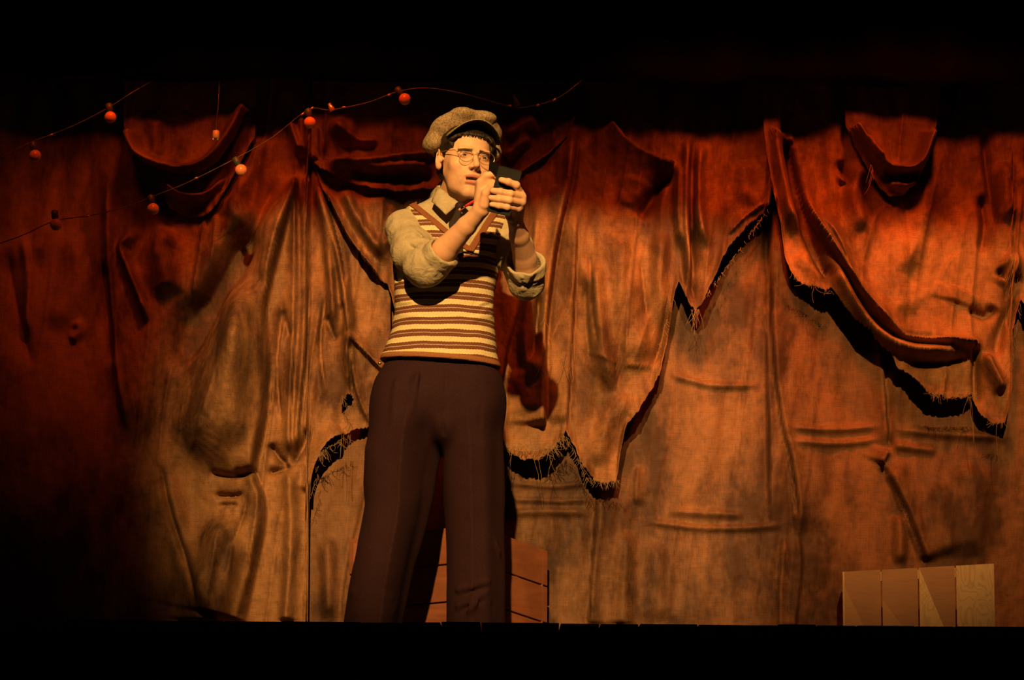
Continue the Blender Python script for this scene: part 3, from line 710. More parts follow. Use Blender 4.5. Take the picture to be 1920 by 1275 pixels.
TOR = table([(398, 775, 930, .02, .070), (425, 752, 945, .01, .098), (455, 744, 945, .005, .115), (500, 740, 933, .0, .118), (550, 743, 925, .0, .112), (580, 744, 922, .0, .110),
             (620, 737, 924, .0, .116), (660, 722, 929, .0, .128), (695, 711, 936, .0, .140)])
Z_CH = float(J(850, 400, 0)[2]); Z_HEM = float(J(850, 674, -.1)[2])
SH_R = J(762, 430, .0); SH_L = J(946, 432, .05); NECKB = J(852, 378, .03)

# ---- arms and hands
EL_R, EL_L = J(806, 500, -.20), J(989, 527, -.12)
WR_R, WR_L = J(902, 394, -.365), J(966, 414, -.345)
def hand_r(p):
    W = WR_R
    fan = [((901, 342, -.392), .0135), ((899, 344, -.372), .0135), ((899, 348, -.353), .013), ((901, 354, -.336), .012)]
    d = None
    for (m, r) in fan:
        e = cap(p, W + (J(*m) - W) * .08, J(*m), .019, r); d = e if d is None else smin(d, e, .012)
    d = smin(d, cap(p, W, J(909, 358, -.375), .020, .014), .012)
    F_ = [[(901, 342, -.392), (911, 329, -.403), (929, 326, -.410), (937, 338, -.418)],
          [(899, 344, -.372), (912, 331, -.380), (930, 332, -.392), (935, 346, -.404)],
          [(899, 348, -.353), (915, 340, -.362), (931, 346, -.374), (930, 359, -.386)],
          [(901, 354, -.336), (917, 350, -.345), (929, 357, -.357), (926, 368, -.366)]]
    for i, f in enumerate(F_):
        r = A(.0125, .0112, .0102, .0088) * (1 - .04 * i)
        d = smin(d, chain(p, [J(*q) for q in f], r), .005)
    d = smin(d, ell(p, J(916, 340, -.388), (.017, .016, .017)), .012); d = smin(d, cap(p, J(907, 372, -.378), J(918, 345, -.385), .016, .014), .012)
    th = chain(p, [J(907, 384, -.385), J(911, 362, -.402), J(922, 349, -.413), J(935, 343, -.424)], [.0175, .0138, .0115, .0095])
    return smin(d, th, .006)
def hand_l(p):
    W = WR_L
    F_ = [[(974, 361, -.425), (968, 347, -.458), (953, 341, -.469), (940, 337.5, -.465)],
          [(979, 369, -.428), (957, 363.5, -.466), (938, 359.5, -.472), (924, 357.5, -.466)],
          [(978, 379.5, -.426), (955, 375.5, -.464), (936, 373, -.470), (920.5, 371, -.465)],
          [(970, 391, -.418), (951, 388.5, -.456), (936, 386, -.463), (922, 383.5, -.460)]]
    d = None
    for i, f in enumerate(F_):
        e = cap(p, W + (J(*f[0]) - W) * .06, J(*f[0]), .0185, .0135); d = e if d is None else smin(d, e, .012)
    for i, f in enumerate(F_):
        r = A(.0128, .0112, .0106, .0092) * (.9 if i == 3 else 1.0)
        pts = [J(*q) for q in f]
        e = chain(p, pts, r)
        for j in (1, 2): e = smin(e, sph(p, pts[j], r[j] * 1.01), .004)
        d = smin(d, e, .0035)
    th = chain(p, [J(962, 400, -.36), J(952, 383, -.392), J(944, 368, -.418), J(938, 354, -.425)], [.0175, .0145, .0118, .0100])
    d = smin(d, th, .006)
    d = smin(d, sph(p, J(957, 405, -.375), .017), .010)                      # heel of the hand
    return d + .0009 * np.exp(-(segd(p, J(948, 402, -.40), J(968, 400, -.40))[0] / .003) ** 2)
def fore_r(p): return chain(p, [EL_R, EL_R + (WR_R - EL_R) * .3, EL_R + (WR_R - EL_R) * .72, WR_R], [.040, .040, .030, .0245], .01)
def fore_l(p): return chain(p, [EL_L, J(984, 484, -.19), J(973, 442, -.28), WR_L], [.040, .037, .030, .0235], .01)
LEG_R = [J(775, 780, .0), J(742, 990, -.02), A(J(700, 1200, 0)[0], 0, .07)]
LEG_L = [J(885, 780, .0), J(892, 990, .02), A(J(893, 1200, 0)[0], .04, .07)]
LEG_R[2][1] = .0; 
def body(p):
    lo = HO - .16; hi = HO + .17
    d = near(p, lo, hi, lambda q: head_local(to_head(q)) * HS, .03)
    nb = from_head((0, .018, -.055))
    d = smin(d, near(p, np.minimum(nb, NECKB) - .07, np.maximum(nb, NECKB) + .07, lambda q: smin(cap(q, nb, NECKB, .052, .058), cap(q, from_head((0, -.038, -.105)), NECKB + A(-.0, -.03, 0), .018, .02), .02), .04), .012)
    def trunk(q):
        t = zclip(q, loft(q, TOR, -.032), .82, Z_CH + .02, .03)
        t = smin(t, cap(q, SH_R, SH_L, .045), .03)
        t = smin(t, cap(q, NECKB, (SH_R + NECKB) / 2, .05, .045), .03); t = smin(t, cap(q, NECKB, (SH_L + NECKB) / 2, .05, .045), .03)
        return t
    d = smin(d, near(p, A(-.62, -.16, .68), A(.14, .2, Z_CH + .16), trunk), .02)
    bx = lambda a, b, r: (np.minimum(a, b) - r, np.maximum(a, b) + r)
    for sh, el, fn, wr, hf, hc in ((SH_R, EL_R, fore_r, WR_R, hand_r, J(915, 355, -.375)), (SH_L, EL_L, fore_l, WR_L, hand_l, J(952, 370, -.42))):
        l, h = bx(sh, el, .055); d = smin(d, near(p, l, h, lambda q: cap(q, sh, el, .048, .040)), .012)
        l, h = bx(el, wr, .05); d = smin(d, near(p, l, h, fn), .010)
        d = smin(d, near(p, hc - .075, hc + .075, hf, .03), .008)
    for L_ in (LEG_R, LEG_L):
        l, h = bx(np.minimum(L_[0], L_[1]), np.maximum(L_[1], L_[2]), .1)
        l = np.minimum(l, L_[2] - .08)
        d = smin(d, near(p, l, h, lambda q: smin(chain(q, L_, [.075, .055, .038], .02), cap(q, L_[2] - A(0, 0, .02), L_[2] + A(-.03, -.14, -.035), .035, .026), .03), .05), .02)
    return d
V, Q = surface(body, A(-.62, -.56, -.01), A(.2, .24, 1.84), .0022, 8)
V = smooth_mesh(V, Q, 1, .3)
# skin tints: lips, brows, lashes, eyes
q = to_head(V); x, y, z = q.T; ax = np.abs(x)
SK = A(.68, .41, .265); C = np.repeat(SK[None], len(V), 0)
def tint(mask, col): 
    global C
    C = C * (1 - mask[:, None]) + A(*col) * mask[:, None]
hm = (np.abs(q) < .14).all(1)
gs = lambda d, w: np.exp(-(d / w) ** 2)
tint(hm * .35 * gs(np.hypot(ax - .04, z + .04), .022) * (y < -.03), (.78, .40, .27))
tint(hm * .55 * sstep(-.040, -.075, z) * (y < -.02) * (z > -.13) * sstep(-.135, -.10, z), (.50, .31, .21))
tint(hm * .35 * gs(np.hypot(x, z + .034), .016) * (y < -.09), (.80, .40, .27))
tint(hm * .6 * sstep(1.5, .8, np.hypot((ax - .0315) / .017, (z - .000) / .011)) * (y < -.06), (.40, .21, .14))
mzz = z + .070 + .9 * x * x * 6 * (1 + 12 * x) * .35
tint(hm * .85 * (y < -.070) * np.clip(1.6 - np.hypot(x / .0250, (mzz - .0068) / .0058) ** 4, 0, 1), (.40, .13, .095))
tint(hm * .85 * (y < -.070) * np.clip(1.6 - np.hypot(x / .0210, (mzz + .0100) / .0068) ** 4, 0, 1), (.54, .19, .14))
tint(hm * (np.abs(mzz + .0005) < .0044) * (ax < .0205) * (y > -.0925) * (y < -.06), (.10, .035, .03))
tint(hm * (np.abs(mzz + .0040) < .0020) * (ax < .014) * (y > -.0885) * (y < -.06), (.50, .40, .30))
bz = .0135 - .0025 * np.clip((ax - .018) / .02, 0, 1) + .10 * np.clip(ax - .034, 0, 1) * -1.2
tint(hm * .93 * sstep(.0050, .0034, np.abs(z - bz)) * (ax > .0105) * sstep(.052, .044, ax) * (y < -.045), (.035, .02, .014))
for i, c_ in enumerate(EYES):
    rr_ = np.sqrt(((q - c_) ** 2).sum(1)); em = hm * (rr_ < .0129) * (y < c_[1] - .003)
    tint(em, (.62, .50, .42))
    gz = A(.10, -.90, -.38); gz /= np.linalg.norm(gz); gc = c_ + gz * .0122
    di = np.sqrt(((q - gc) ** 2).sum(1)); tint(em * (di < .0068), (.05, .028, .016)); tint(em * (di < .0026), (.004, .003, .003))
    tint(hm * .8 * (rr_ > .0129) * (rr_ < .0146) * (y < c_[1] - .006) * gs(z - (.0045 - 18 * (x - c_[0]) ** 2), .0016), (.04, .02, .015))
tint(hm * .6 * gs(np.hypot(ax - .0062, (z + .0440)), .0035) * (y < -.093), (.12, .04, .03))
me = mesh('body', local(V, PERSON), Q); add_color(me, C); link('body', me, M_SKIN, PERSON)

def part(name, f, lo, hi, h, mat, parent=PERSON, it=1, label=None):
    V, Q = surface(f, lo, hi, h, 6)
    if it: V = smooth_mesh(V, Q, it, .4)
    o = link(name, mesh(name, local(V, PERSON), Q), mat, parent)
    if label: o['label'] = label
    return o

# ---- hair
def hair(p):
    q = to_head(p); x, y, z = q.T; ax = np.abs(x)
    d = ell(q, (0, .018, .040), (.0825, .1000, .0925))
    d = smin(d, ell(np.stack([ax, y, z], -1), (.046, -.045, .046), (.030, .034, .026)), .015)
    d = smin(d, ell(q, (0, .05, -.02), (.064, .058, .055)), .03)
    d = d + .0012 * np.sin(x * 420 + 2 * np.sin(z * 90)) * np.cos(z * 160 + x * 50)
    # hairline: forehead, temples, above the ears, nape
    hl = .058 - 6.5 * np.maximum(ax - .030, 0) ** 2 * 2.2 + .002 * np.sin(x * 330) + .0015 * np.sin(x * 170 + 1)
    front = hl - z
    side = np.where(ax > .050, np.maximum(-.016 - z, (-.030 - y) * .9), front)
    back = -.062 - z
    tmp = np.where(ax > .048, np.minimum(front, np.maximum(-.056 - y, .010 - z)), front)
    lim = np.where(y < -.034, tmp, np.where(y < .022, .012 - z, back))
    lim = np.where((y >= -.040) & (y < -.010) & (ax > .045), -.016 - z, lim)
    return smax(d, lim, .003)
part('hair', hair, HO - .16, HO + .16, .0028, M_HAIR)
# a few strands of fringe, joined to the hair as one small sub-part
g = []
rr = random.Random(3)
for i in range(46):
    xx = -.044 + .088 * i / 45; z0 = .074; 
    z1 = .058 - 6.5 * max(abs(xx) - .030, 0) ** 2 * 2.2 - rr.uniform(.001, .006)
    yf = -.0785 + 8.2 * xx * xx
    pts = [from_head((xx, yf + .004, z0)), from_head((xx + .002, yf - .004, (z0 + z1) / 2)), from_head((xx + rr.uniform(-.002, .006), yf - .0045, z1))]
    g.append(tube_geo(pts, [.0022, .0018, .0006], 5))
V, F = merge(*g); link('fringe', mesh('fringe', local(V, PERSON), F), M_HAIR, bpy.data.objects['hair'])

# ---- cap
CR_ = rotm(0, -math.radians(38), 0)
def cap_body(p):
    q = to_head(p); c = A(0, .022, .066)
    l = (q - c) @ CR_
    an = np.arctan2(l[:, 0], -l[:, 1]); r = np.hypot(l[:, 0], l[:, 1])
    d = ell(l, (0, 0, .006), (.112, .108, .040))
    d = d + .0012 * np.cos(an * 8 + .4) * sstep(.02, .10, r) + .0022 * np.sin(an * 3 + 1.1)
    d = smin(d, ell(q, (-.094, .030, .038), (.026, .045, .026)), .02)
    d = smin(d, ell(q, (.092, .020, .038), (.024, .045, .028)), .02)
    d = smin(d, ell(q, (-.030, -.045, .128), (.032, .03, .016)), .016); d = smin(d, ell(q, (.038, -.042, .128), (.034, .03, .017)), .016)
    seam = np.abs(np.sin(an * 4 + .6)); d = d + .0016 * np.exp(-(seam / .06) ** 2) * sstep(.03, .09, r)
    d = smax(d, -ell(q, (0, .0, .030), (.074, .090, .078)), .006)
    return d
part('cap', cap_body, HO - .19, HO + .20, .0030, M_TWEED)
def brim_q(p):
    q = to_head(p); R_ = rotm(0, -math.radians(4), 0); l = (q - A(0, -.070, .098)) @ R_
    return l + np.stack([l[:, 0] * 0, l[:, 0] * 0, 6.5 * l[:, 0] ** 2 + 90 * l[:, 0] ** 4], -1)
def brim(p):
    l = brim_q(p); d = np.abs(l[:, 2]) - .0036
    e = ell(l * A(1, 1, 0), (0, .010, 0), (.083, .056, .05))
    return smax(d, e, .004)
s = N('brim_underside_shade'); M_BRIM_SHADE = s.done(s.ramp(s.noise(s.obj(), 60), [(.3, (.010, .008, .007)), (.7, (.018, .014, .012))]), .9, .1)  # shade under the brim, put into the colour of its lower faces
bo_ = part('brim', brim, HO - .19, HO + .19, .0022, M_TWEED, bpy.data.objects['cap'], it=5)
bo_.data.materials.append(M_BRIM_SHADE)
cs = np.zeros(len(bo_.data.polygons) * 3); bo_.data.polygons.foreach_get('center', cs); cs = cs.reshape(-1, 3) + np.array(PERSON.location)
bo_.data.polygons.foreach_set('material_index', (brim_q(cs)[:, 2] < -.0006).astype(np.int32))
V, F = sphere_geo(from_head((0, .088, .146)), .010, 14, 8, (1, 1, .5)); link('cap_button', mesh('cap_button', local(V, PERSON), F), M_TWEED, bpy.data.objects['cap'])

# ---- glasses
def ring(c, rx, rz, n=40, bend=0.0):
    return [from_head(A(c[0] + rx * math.cos(t), c[1] + bend * (rx * math.cos(t)), c[2] + rz * math.sin(t))) for t in np.linspace(0, 2 * math.pi, n + 1)]
LN = [A(-.0325, -.1025, -.0065), A(.0325, -.1025, -.0065)]
g = []; lens = []
for i, c in enumerate(LN):
    b = -.12 if i == 0 else .12
    b = -b
    R1 = ring(c, .0232, .0190, 40, b * (1 if i else 1))
    g.append(tube_geo(R1, .00085, 6, False))
    lens.append((R1, c))
    sx = -1 if i == 0 else 1
    g.append(tube_geo([from_head(v) for v in ((sx * .0555, -.099, .001), (sx * .064, -.090, .006), (sx * .0745, -.045, .010), (sx * .0795, -.005, .012), (sx * .081, .012, .004))], .0011, 6))
g.append(tube_geo([from_head(v) for v in ((-.0105, -.104, -.001), (-.006, -.1065, .0035), (.006, -.1065, .0035), (.0105, -.104, -.001))], .0010, 6))
V, F = merge(*g); gl = link('glasses', mesh('glasses', local(V, PERSON), F), M_WIRE, PERSON)
for (R1, c) in lens:
    ctr = from_head(c + A(0, -.0015, 0)); Vv = [ctr] + R1[:-1]; Ff = [[0, 1 + k, 1 + (k + 1) % 40] for k in range(40)]
    link('lens', mesh('lens', local(Vv, PERSON), Ff), M_LENS, gl)

# ---- shirt
SL_R = [SH_R + A(-.004, 0, .0), J(776, 472, -.10), J(802, 499, -.195), J(838, 476, -.235)]
SL_L = [SH_L, J(962, 470, -.02), J(986, 526, -.105)]
def wr(p, a, b, wd, amp): return wrinkle(p, J(*a), J(*b), wd, amp)
fdir_r = (WR_R - EL_R) / np.linalg.norm(WR_R - EL_R)
def shirt(p):
    def tr(q):
        t = zclip(q, loft(q, TOR, -.004), Z_HEM + .03, Z_CH + .012, .03)
        t = smin(t, cap(q, SH_R, SH_L, .052), .03)
        t = smin(t, cap(q, NECKB - A(0, 0, .01), SH_R * .7 + NECKB * .3, .058, .05), .03); return smin(t, cap(q, NECKB - A(0, 0, .01), SH_L * .7 + NECKB * .3, .058, .05), .03)
    d = near(p, A(-.62, -.16, Z_HEM), A(.14, .2, Z_CH + .17), tr)
    def sr(q):
        t = chain(q, SL_R, [.066, .066, .058, .049], .03)
        t = smin(t, sph(q, J(790, 510, -.18), .045), .03)
        t += .0028 * lump(q, 46, .4)
        for w_ in (((745, 440, -.09), (800, 470, -.25)), ((740, 470, -.07), (800, 500, -.26)), ((760, 425, -.08), (815, 455, -.26)), ((765, 505, -.1), (820, 505, -.27)), ((780, 520, -.15), (830, 490, -.28)), ((735, 410, -.06), (775, 440, -.09)), ((790, 455, -.2), (822, 462, -.28))):
            t += wr(q, *w_, .008, .010)
        for w_ in (((748, 420, -.12), (790, 432, -.2)), ((728, 430, -.06), (770, 462, -.16)), ((735, 455, -.07), (782, 490, -.2)), ((745, 495, -.09), (785, 515, -.2)), ((796, 440, -.24), (822, 452, -.29)), ((800, 468, -.25), (826, 470, -.29)), ((790, 528, -.2), (822, 512, -.26))):
            t -= wr(q, *w_, .0034, -.008)
        for w_ in (((760, 455, -.15), (800, 482, -.26)), ((750, 485, -.1), (800, 512, -.25)), ((775, 440, -.16), (818, 466, -.28)), ((800, 520, -.2), (826, 480, -.28))):
            t -= wr(q, *w_, .005, .007)
        # the cut of the rolled cuff, then the roll itself and the hollow round the arm
        cc = EL_R + fdir_r * .072
        pl = (q - cc) @ fdir_r
        t = smax(t, pl, .006)
        rad = np.sqrt(np.maximum(((q - cc) ** 2).sum(1) - pl ** 2, 0))
        roll = np.hypot(np.maximum(np.abs(pl + .014) - .014, 0), rad - .0505 - .0015 * np.sin(np.arctan2(q[:, 2] - cc[2], q[:, 0] - cc[0]) * 7)) - .0058
        flap = ell(q, J(843, 492, -.245), (.024, .018, .007), rotm(0, 0, -.5))
        t = smin(t, roll, .006); t = smin(t, flap, .012)
        return smax(t, -cap(q, EL_R + fdir_r * .045, EL_R + fdir_r * .2, .0425, .050), .005)
    lo, hi = np.minimum(SL_R[0], J(730, 545, -.3)) - .08, np.maximum(SL_R[0], SL_R[3]) + .08
    d = smin(d, near(p, lo, hi, sr, .04), .02)
    def sl(q):
        t = chain(q, SL_L, [.062, .060, .058], .03)
        top = J(984, 492, -.17); ax_ = top - SL_L[2]; L_ = np.linalg.norm(ax_); ax_ /= L_
        t = smin(t, cap(q, SL_L[2], top, .056, .060), .02)
        t += .0035 * lump(q, 44, 2.2)
        for w_ in (((945, 500, -.12), (985, 545, -.16)), ((950, 520, -.12), (1000, 555, -.12)), ((965, 490, -.22), (990, 545, -.18)), ((1020, 500, -.1), (1005, 555, -.12)), ((960, 530, -.14), (1015, 530, -.17))):
            t += wr(q, *w_, .008, .011)
        for w_ in (((955, 500, -.17), (985, 530, -.2)), ((975, 515, -.18), (1000, 545, -.17)), ((1010, 495, -.14), (1000, 535, -.17))):
            t -= wr(q, *w_, .005, .007)
        pl = (q - top) @ ax_ + .10 * (q[:, 0] - top[0]) 
        t = smax(t, pl, .004)
        rad = np.sqrt(np.maximum(((q - top) ** 2).sum(1) - ((q - top) @ ax_) ** 2, 0))
        t = smin(t, np.hypot(np.maximum(np.abs(pl + .012) - .014, 0), rad - .0585 - .004 * np.sin(np.arctan2(q[:, 1] - top[1], q[:, 0] - top[0]) * 5 + 1)) - .0055, .006)
        return smax(t, -cap(q, top - ax_ * .035, top + ax_ * .1, .048, .060), .004)
    lo, hi = np.minimum(SL_L[0], J(935, 570, -.2)) - .08, np.maximum(SL_L[0], J(1030, 480, -.2)) + .08
    d = smin(d, near(p, lo, hi, sl, .04), .02)
    # neck opening
    return smax(d, -cap(p, NECKB + A(0, -.0, .01), from_head((0, .018, -.06)), .056, .056), .008)
sh = part('shirt', shirt, A(-.62, -.36, Z_HEM - .02), A(.2, .24, 1.62), .0034, M_SHIRT)

def patch(name, pts, nu, nv, mat, parent, thick, bulge=0.0, off=None):
    """curved quad cloth patch through four corners (pixels with depth), bulging to the front"""
    a, b, c, d = [J(*v) for v in pts]; V = []; F = []
    for i in range(nu + 1):
        for j in range(nv + 1):
            u = i / nu; v = j / nv
            p_ = (a * (1 - u) + b * u) * (1 - v) + (d * (1 - u) + c * u) * v
            p_ = p_ + A(0, -bulge * math.sin(math.pi * u) , 0)
            V.append(p_)
    for i in range(nu):
        for j in range(nv): k = i * (nv + 1) + j; F.append([k, k + 1, k + nv + 2, k + nv + 1])
    o = link(name, mesh(name, local(V, PERSON), F), mat, parent); m_ = o.modifiers.new('s', 'SOLIDIFY'); m_.thickness = thick; m_.offset = 0; return o
# collar: stand round the neck and two wings
NA = from_head((0, .018, -.06)) - NECKB; NA /= np.linalg.norm(NA)
V = []; F = []; e1_ = np.cross(NA, A(0, 1, 0)); e1_ /= np.linalg.norm(e1_); e2_ = np.cross(NA, e1_); n_ = 46
base_c = NECKB + NA * .006
for i in range(n_ + 1):
    t = math.radians(-90 + 22) + math.radians(360 - 44) * i / n_
    dr = e1_ * math.cos(t) + e2_ * math.sin(t)
    if dr[1] > 0 or True: pass
    for (hh, rd) in ((-.012, .064), (.020, .061), (.046, .0585), (.049, .061), (.040, .0655), (.008, .073), (-.018, .084)):
        V.append(base_c + NA * (hh - .012 * max(0, -dr[1])) + dr * rd)
fl = V[0][1] > NECKB[1]
if fl:
    V = [base_c * 2 - v + NA * 2 * ((v - base_c) @ NA) for v in V]
for i in range(n_):
    for j in range(6): k = i * 7 + j; F.append([k, k + 1, k + 8, k + 7])
cl = link('collar', mesh('collar', local(V, PERSON), F), M_SHIRT, sh); m_ = cl.modifiers.new('s', 'SOLIDIFY'); m_.thickness = .0035; m_.offset = 0
patch('collar_wing', [(821, 350, -.035), (861, 381, -.105), (836, 403, -.135), (809, 378, -.085)], 8, 6, M_SHIRT, sh, .004, .012)
patch('collar_wing', [(886, 379, -.095), (866, 382, -.108), (886, 404, -.135), (905, 392, -.10)], 8, 6, M_SHIRT, sh, .004, .006)

# ---- tie
def tie(p):
    d = ell(p, J(862, 387, -.118), (.016, .012, .015))
    a = J(861, 392, -.120); b = J(852, 420, -.134); c = J(856, 470, -.140)
    e = smin(cap(p * A(1, 1, 1), a, b, .010, .016), cap(p, b, c, .016, .022), .01)
    yy = np.interp(p[:, 2], [c[2], b[2], a[2]], [c[1], b[1], a[1]])
    e = smax(e, np.abs(p[:, 1] - yy) - .0045, .004)
    return smin(d, e, .005)
part('tie', tie, J(830, 480, -.17) - .03, J(885, 375, -.10) + .03, .0024, M_TIE)

# ---- vest
VL = [J(779, 372, -.12), J(838, 428, -.12), J(880, 462, -.12)]; VR = [J(922, 386, -.12), J(900, 428, -.12), J(880, 462, -.12)]
def halfp(p, a, b):
    n = A(-(b[2] - a[2]), 0, b[0] - a[0]); n /= np.linalg.norm(n); return (p - a) @ n
def vee(p):      # negative inside the opening
    l = smax(-halfp(p, VL[0], VL[1]), -halfp(p, VL[1], VL[2]), .01)
    r = smax(halfp(p, VR[0], VR[1]), halfp(p, VR[1], VR[2]), .01)
    return l, r
def vest_raw(p, off=.006):
    t = zclip(p, loft(p, TOR, off), Z_HEM - .12, Z_CH + .012, .03)
    t = smin(t, cap(p, SH_R + A(.01, 0, 0), SH_L - A(.005, 0, 0), .052 + off), .03)
    t = smin(t, cap(p, NECKB - A(0, 0, .01), SH_R * .7 + NECKB * .3, .058 + off, .05 + off), .03)
    return smin(t, cap(p, NECKB - A(0, 0, .01), SH_L * .7 + NECKB * .3, .058 + off, .05 + off), .03)
HA = J(715, 671, -.06); HB = J(935, 686, -.06)
def vest(p):
    t = vest_raw(p)
    t += .0022 * lump(p, 26, 5.0)
    for w_ in (((742, 570, -.06), (790, 560, -.14)), ((745, 590, -.06), (800, 592, -.14)), ((922, 560, -.05), (890, 575, -.12)), ((926, 590, -.04), (880, 600, -.12)), ((925, 575, -.04), (895, 588, -.12))):
        t += wr(p, *w_, .010, .006)
    hz = HA[2] + (p[:, 0] - HA[0]) * (HB[2] - HA[2]) / (HB[0] - HA[0])
    rim = np.exp(-((p[:, 2] - hz - .010) / .009) ** 2); t -= .0018 * rim
    t = smax(t, hz - p[:, 2], .004)
    l, r = vee(p)
    # side planes of the opening: inside when right of the left line and left of the right line
    inside = smax(halfp(p, VL[1], VL[0]) * 0 + lside(p, VL), rside(p, VR), .004)
    t = smax(t, -smax(inside, p[:, 1] - .035, .01), .004)
    t = smax(t, -cap(p, NECKB + A(0, 0, -.01), NECKB + A(0, 0, .2), .072), .006)
    t = smax(t, -cap(p, J(722, 400, -.03), J(742, 500, -.06), .078, .05), .006)
    t = smax(t, -cap(p, J(996, 405, .04), J(975, 490, .02), .07, .05), .006)
    return t
def lside(p, L_):   # <0 to the right of the polyline (x beyond it)
    E_ = L_[2] + (L_[2] - L_[1]) * .9; x_at = np.interp(p[:, 2], [E_[2], L_[2][2], L_[1][2], L_[0][2]], [E_[0], L_[2][0], L_[1][0], L_[0][0]]); return (x_at - p[:, 0]) * .75
def rside(p, L_):
    E_ = L_[2] + (L_[2] - L_[1]) * .9; x_at = np.interp(p[:, 2], [E_[2], L_[2][2], L_[1][2], L_[0][2]], [E_[0], L_[2][0], L_[1][0], L_[0][0]]); return (p[:, 0] - x_at) * .85
vs = part('vest', vest, A(-.62, -.20, Z_HEM - .10), A(.2, .24, 1.62), .0032, M_KNIT)
# ribbed bindings: neck opening
def bind(p):
    t = np.abs(vest_raw(p, .0068)) - .0036
    li = lside(p, VL); ri = rside(p, VR); ins = smax(li, ri, .004)
    t = smax(t, np.abs(ins - .009) - .0105, .002); t = smax(t, p[:, 1] - .0, .003); t = smax(t, VL[2][2] - .028 - p[:, 2], .003)
    t = smax(t, -cap(p, NECKB + A(0, 0, -.01), NECKB + A(0, 0, .2), .068), .004)
    t = smax(t, -cap(p, J(722, 400, -.03), J(742, 500, -.06), .078, .05), .006)
    t = smax(t, -cap(p, J(996, 405, .04), J(975, 490, .02), .07, .05), .006)
    return t
part('neck_binding', bind, A(-.62, -.20, 1.15), A(.2, .1, 1.62), .0026, M_BIND, vs)
tp = float(Z0)

# ---- trousers and shoes
TR = table([(655, 728, 922, .0, .120), (690, 714, 934, .0, .126), (740, 703, 941, .0, .138), (790, 698, 943, .0, .132), (840, 698, 940, .0, .10)])
LR = table([(700, 718, 842, 0, .10), (745, 704, 842, -.01, .115), (800, 693, 837, -.01, .125), (843, 684, 829, -.012, .12), (905, 681, 817, -.015, .115), (945, 683, 809, -.02, .112), (986, 677, 801, -.02, .11),
            (1068, 661, 779, -.02, .11), (1109, 653, 769, -.02, .112), (1164, 646, 757, -.02, .118), (1238, 636, 740, -.02, .125)])
LL = table([(700, 818, 930, 0, .10), (745, 818, 941, .02, .11), (800, 826, 944, .02, .116), (840, 831, 945, .02, .118), (900, 833, 946, .025, .112), (986, 837, 947, .03, .108), (1080, 837, 948, .03, .106), (1164, 838, 946, .03, .108), (1238, 838, 944, .03, .112)])
ZW = float(J(830, 655, 0)[2]); ZCR = float(J(830, 832, 0)[2]); ZB = .035
def trousers(p):
    hip = smax(smax(loft(p, TR, -.006), ZCR + .06 - p[:, 2], .09), p[:, 2] - ZW, .012)
    x = p[:, 0]; y = p[:, 1]; zz_ = p[:, 2]
    def leg(T, pc, sgn):
        t = zclip(p, loft(p, T), ZB, ZCR + .20, .03)
        cx = np.interp(zz_, T[:, 0], T[:, 1]); return t, cx
    a, ca = leg(LR, 0, 1); b, cb = leg(LL, 0, 1)
    # pressed front creases
    fr_ = (1 - sstep(.02 - .08, .02, y)) * (1 - .85 * sstep(ZCR + .02, ZCR + .16, zz_))
    a = a - .024 * np.exp(-np.abs(x - ca - .004 + .05 * (zz_ - .6)) / .034) * fr_
    a = a + .034 * sstep(.0, .075, x - ca - .004 + .05 * (zz_ - .6)) * fr_
    b = b + .026 * sstep(.03, .09, x - cb) * fr_
    b = b - .020 * np.exp(-np.abs(x - cb + .01) / .034) * fr_
    t = smin(hip, smin(a, b, .010), .06); t = smin(t, ell(p, J(834, 782, .0), (.055, .104, .085)), .05); t = smin(t, ell(p, J(833, 806, .0), (.030, .105, .050)), .05)
    t = t + .006 * np.exp(-(segd(p, J(838, 690, -.13), J(831, 815, -.11))[0] / .007) ** 2)
    t += .0028 * lump(p, 11, 3.0) + .0010 * lump(p, 31, 1.0)
    for w_ in (((797, 678, -.13), (776, 760, -.14)), ((776, 760, -.14), (752, 835, -.14)), ((895, 678, -.12), (903, 745, -.12)), ((905, 745, -.12), (900, 800, -.11)), ((770, 678, -.13), (762, 730, -.13)), ((870, 690, -.13), (868, 740, -.13))):
        t -= wr(p, *w_, .006, -.0) ; t += -wr(p, *w_, .006, .007)
    for w_ in (((745, 700, -.13), (738, 800, -.13)), ((785, 690, -.14), (768, 780, -.14)), ((845, 1108, -.08), (925, 1088, -.08)), ((850, 1140, -.08), (915, 1105, -.08)), ((930, 1010, -.05), (946, 1050, -.02)), ((870, 1150, -.1), (900, 1125, -.1)), ((660, 1110, -.1), (740, 1150, -.1)), ((670, 1150, -.12), (735, 1120, -.12))):
        t += wr(p, *w_, .011, .016)
    for w_ in (((850, 1122, -.09), (928, 1097, -.09)), ((855, 1152, -.09), (905, 1126, -.09)), ((925, 1130, -.06), (935, 1165, -.06))):
        t -= wr(p, *w_, .009, .016)
    return t
tro = part('trousers', trousers, A(-.62, -.20, 0), A(.2, .24, ZW + .03), .0052, M_WOOL)
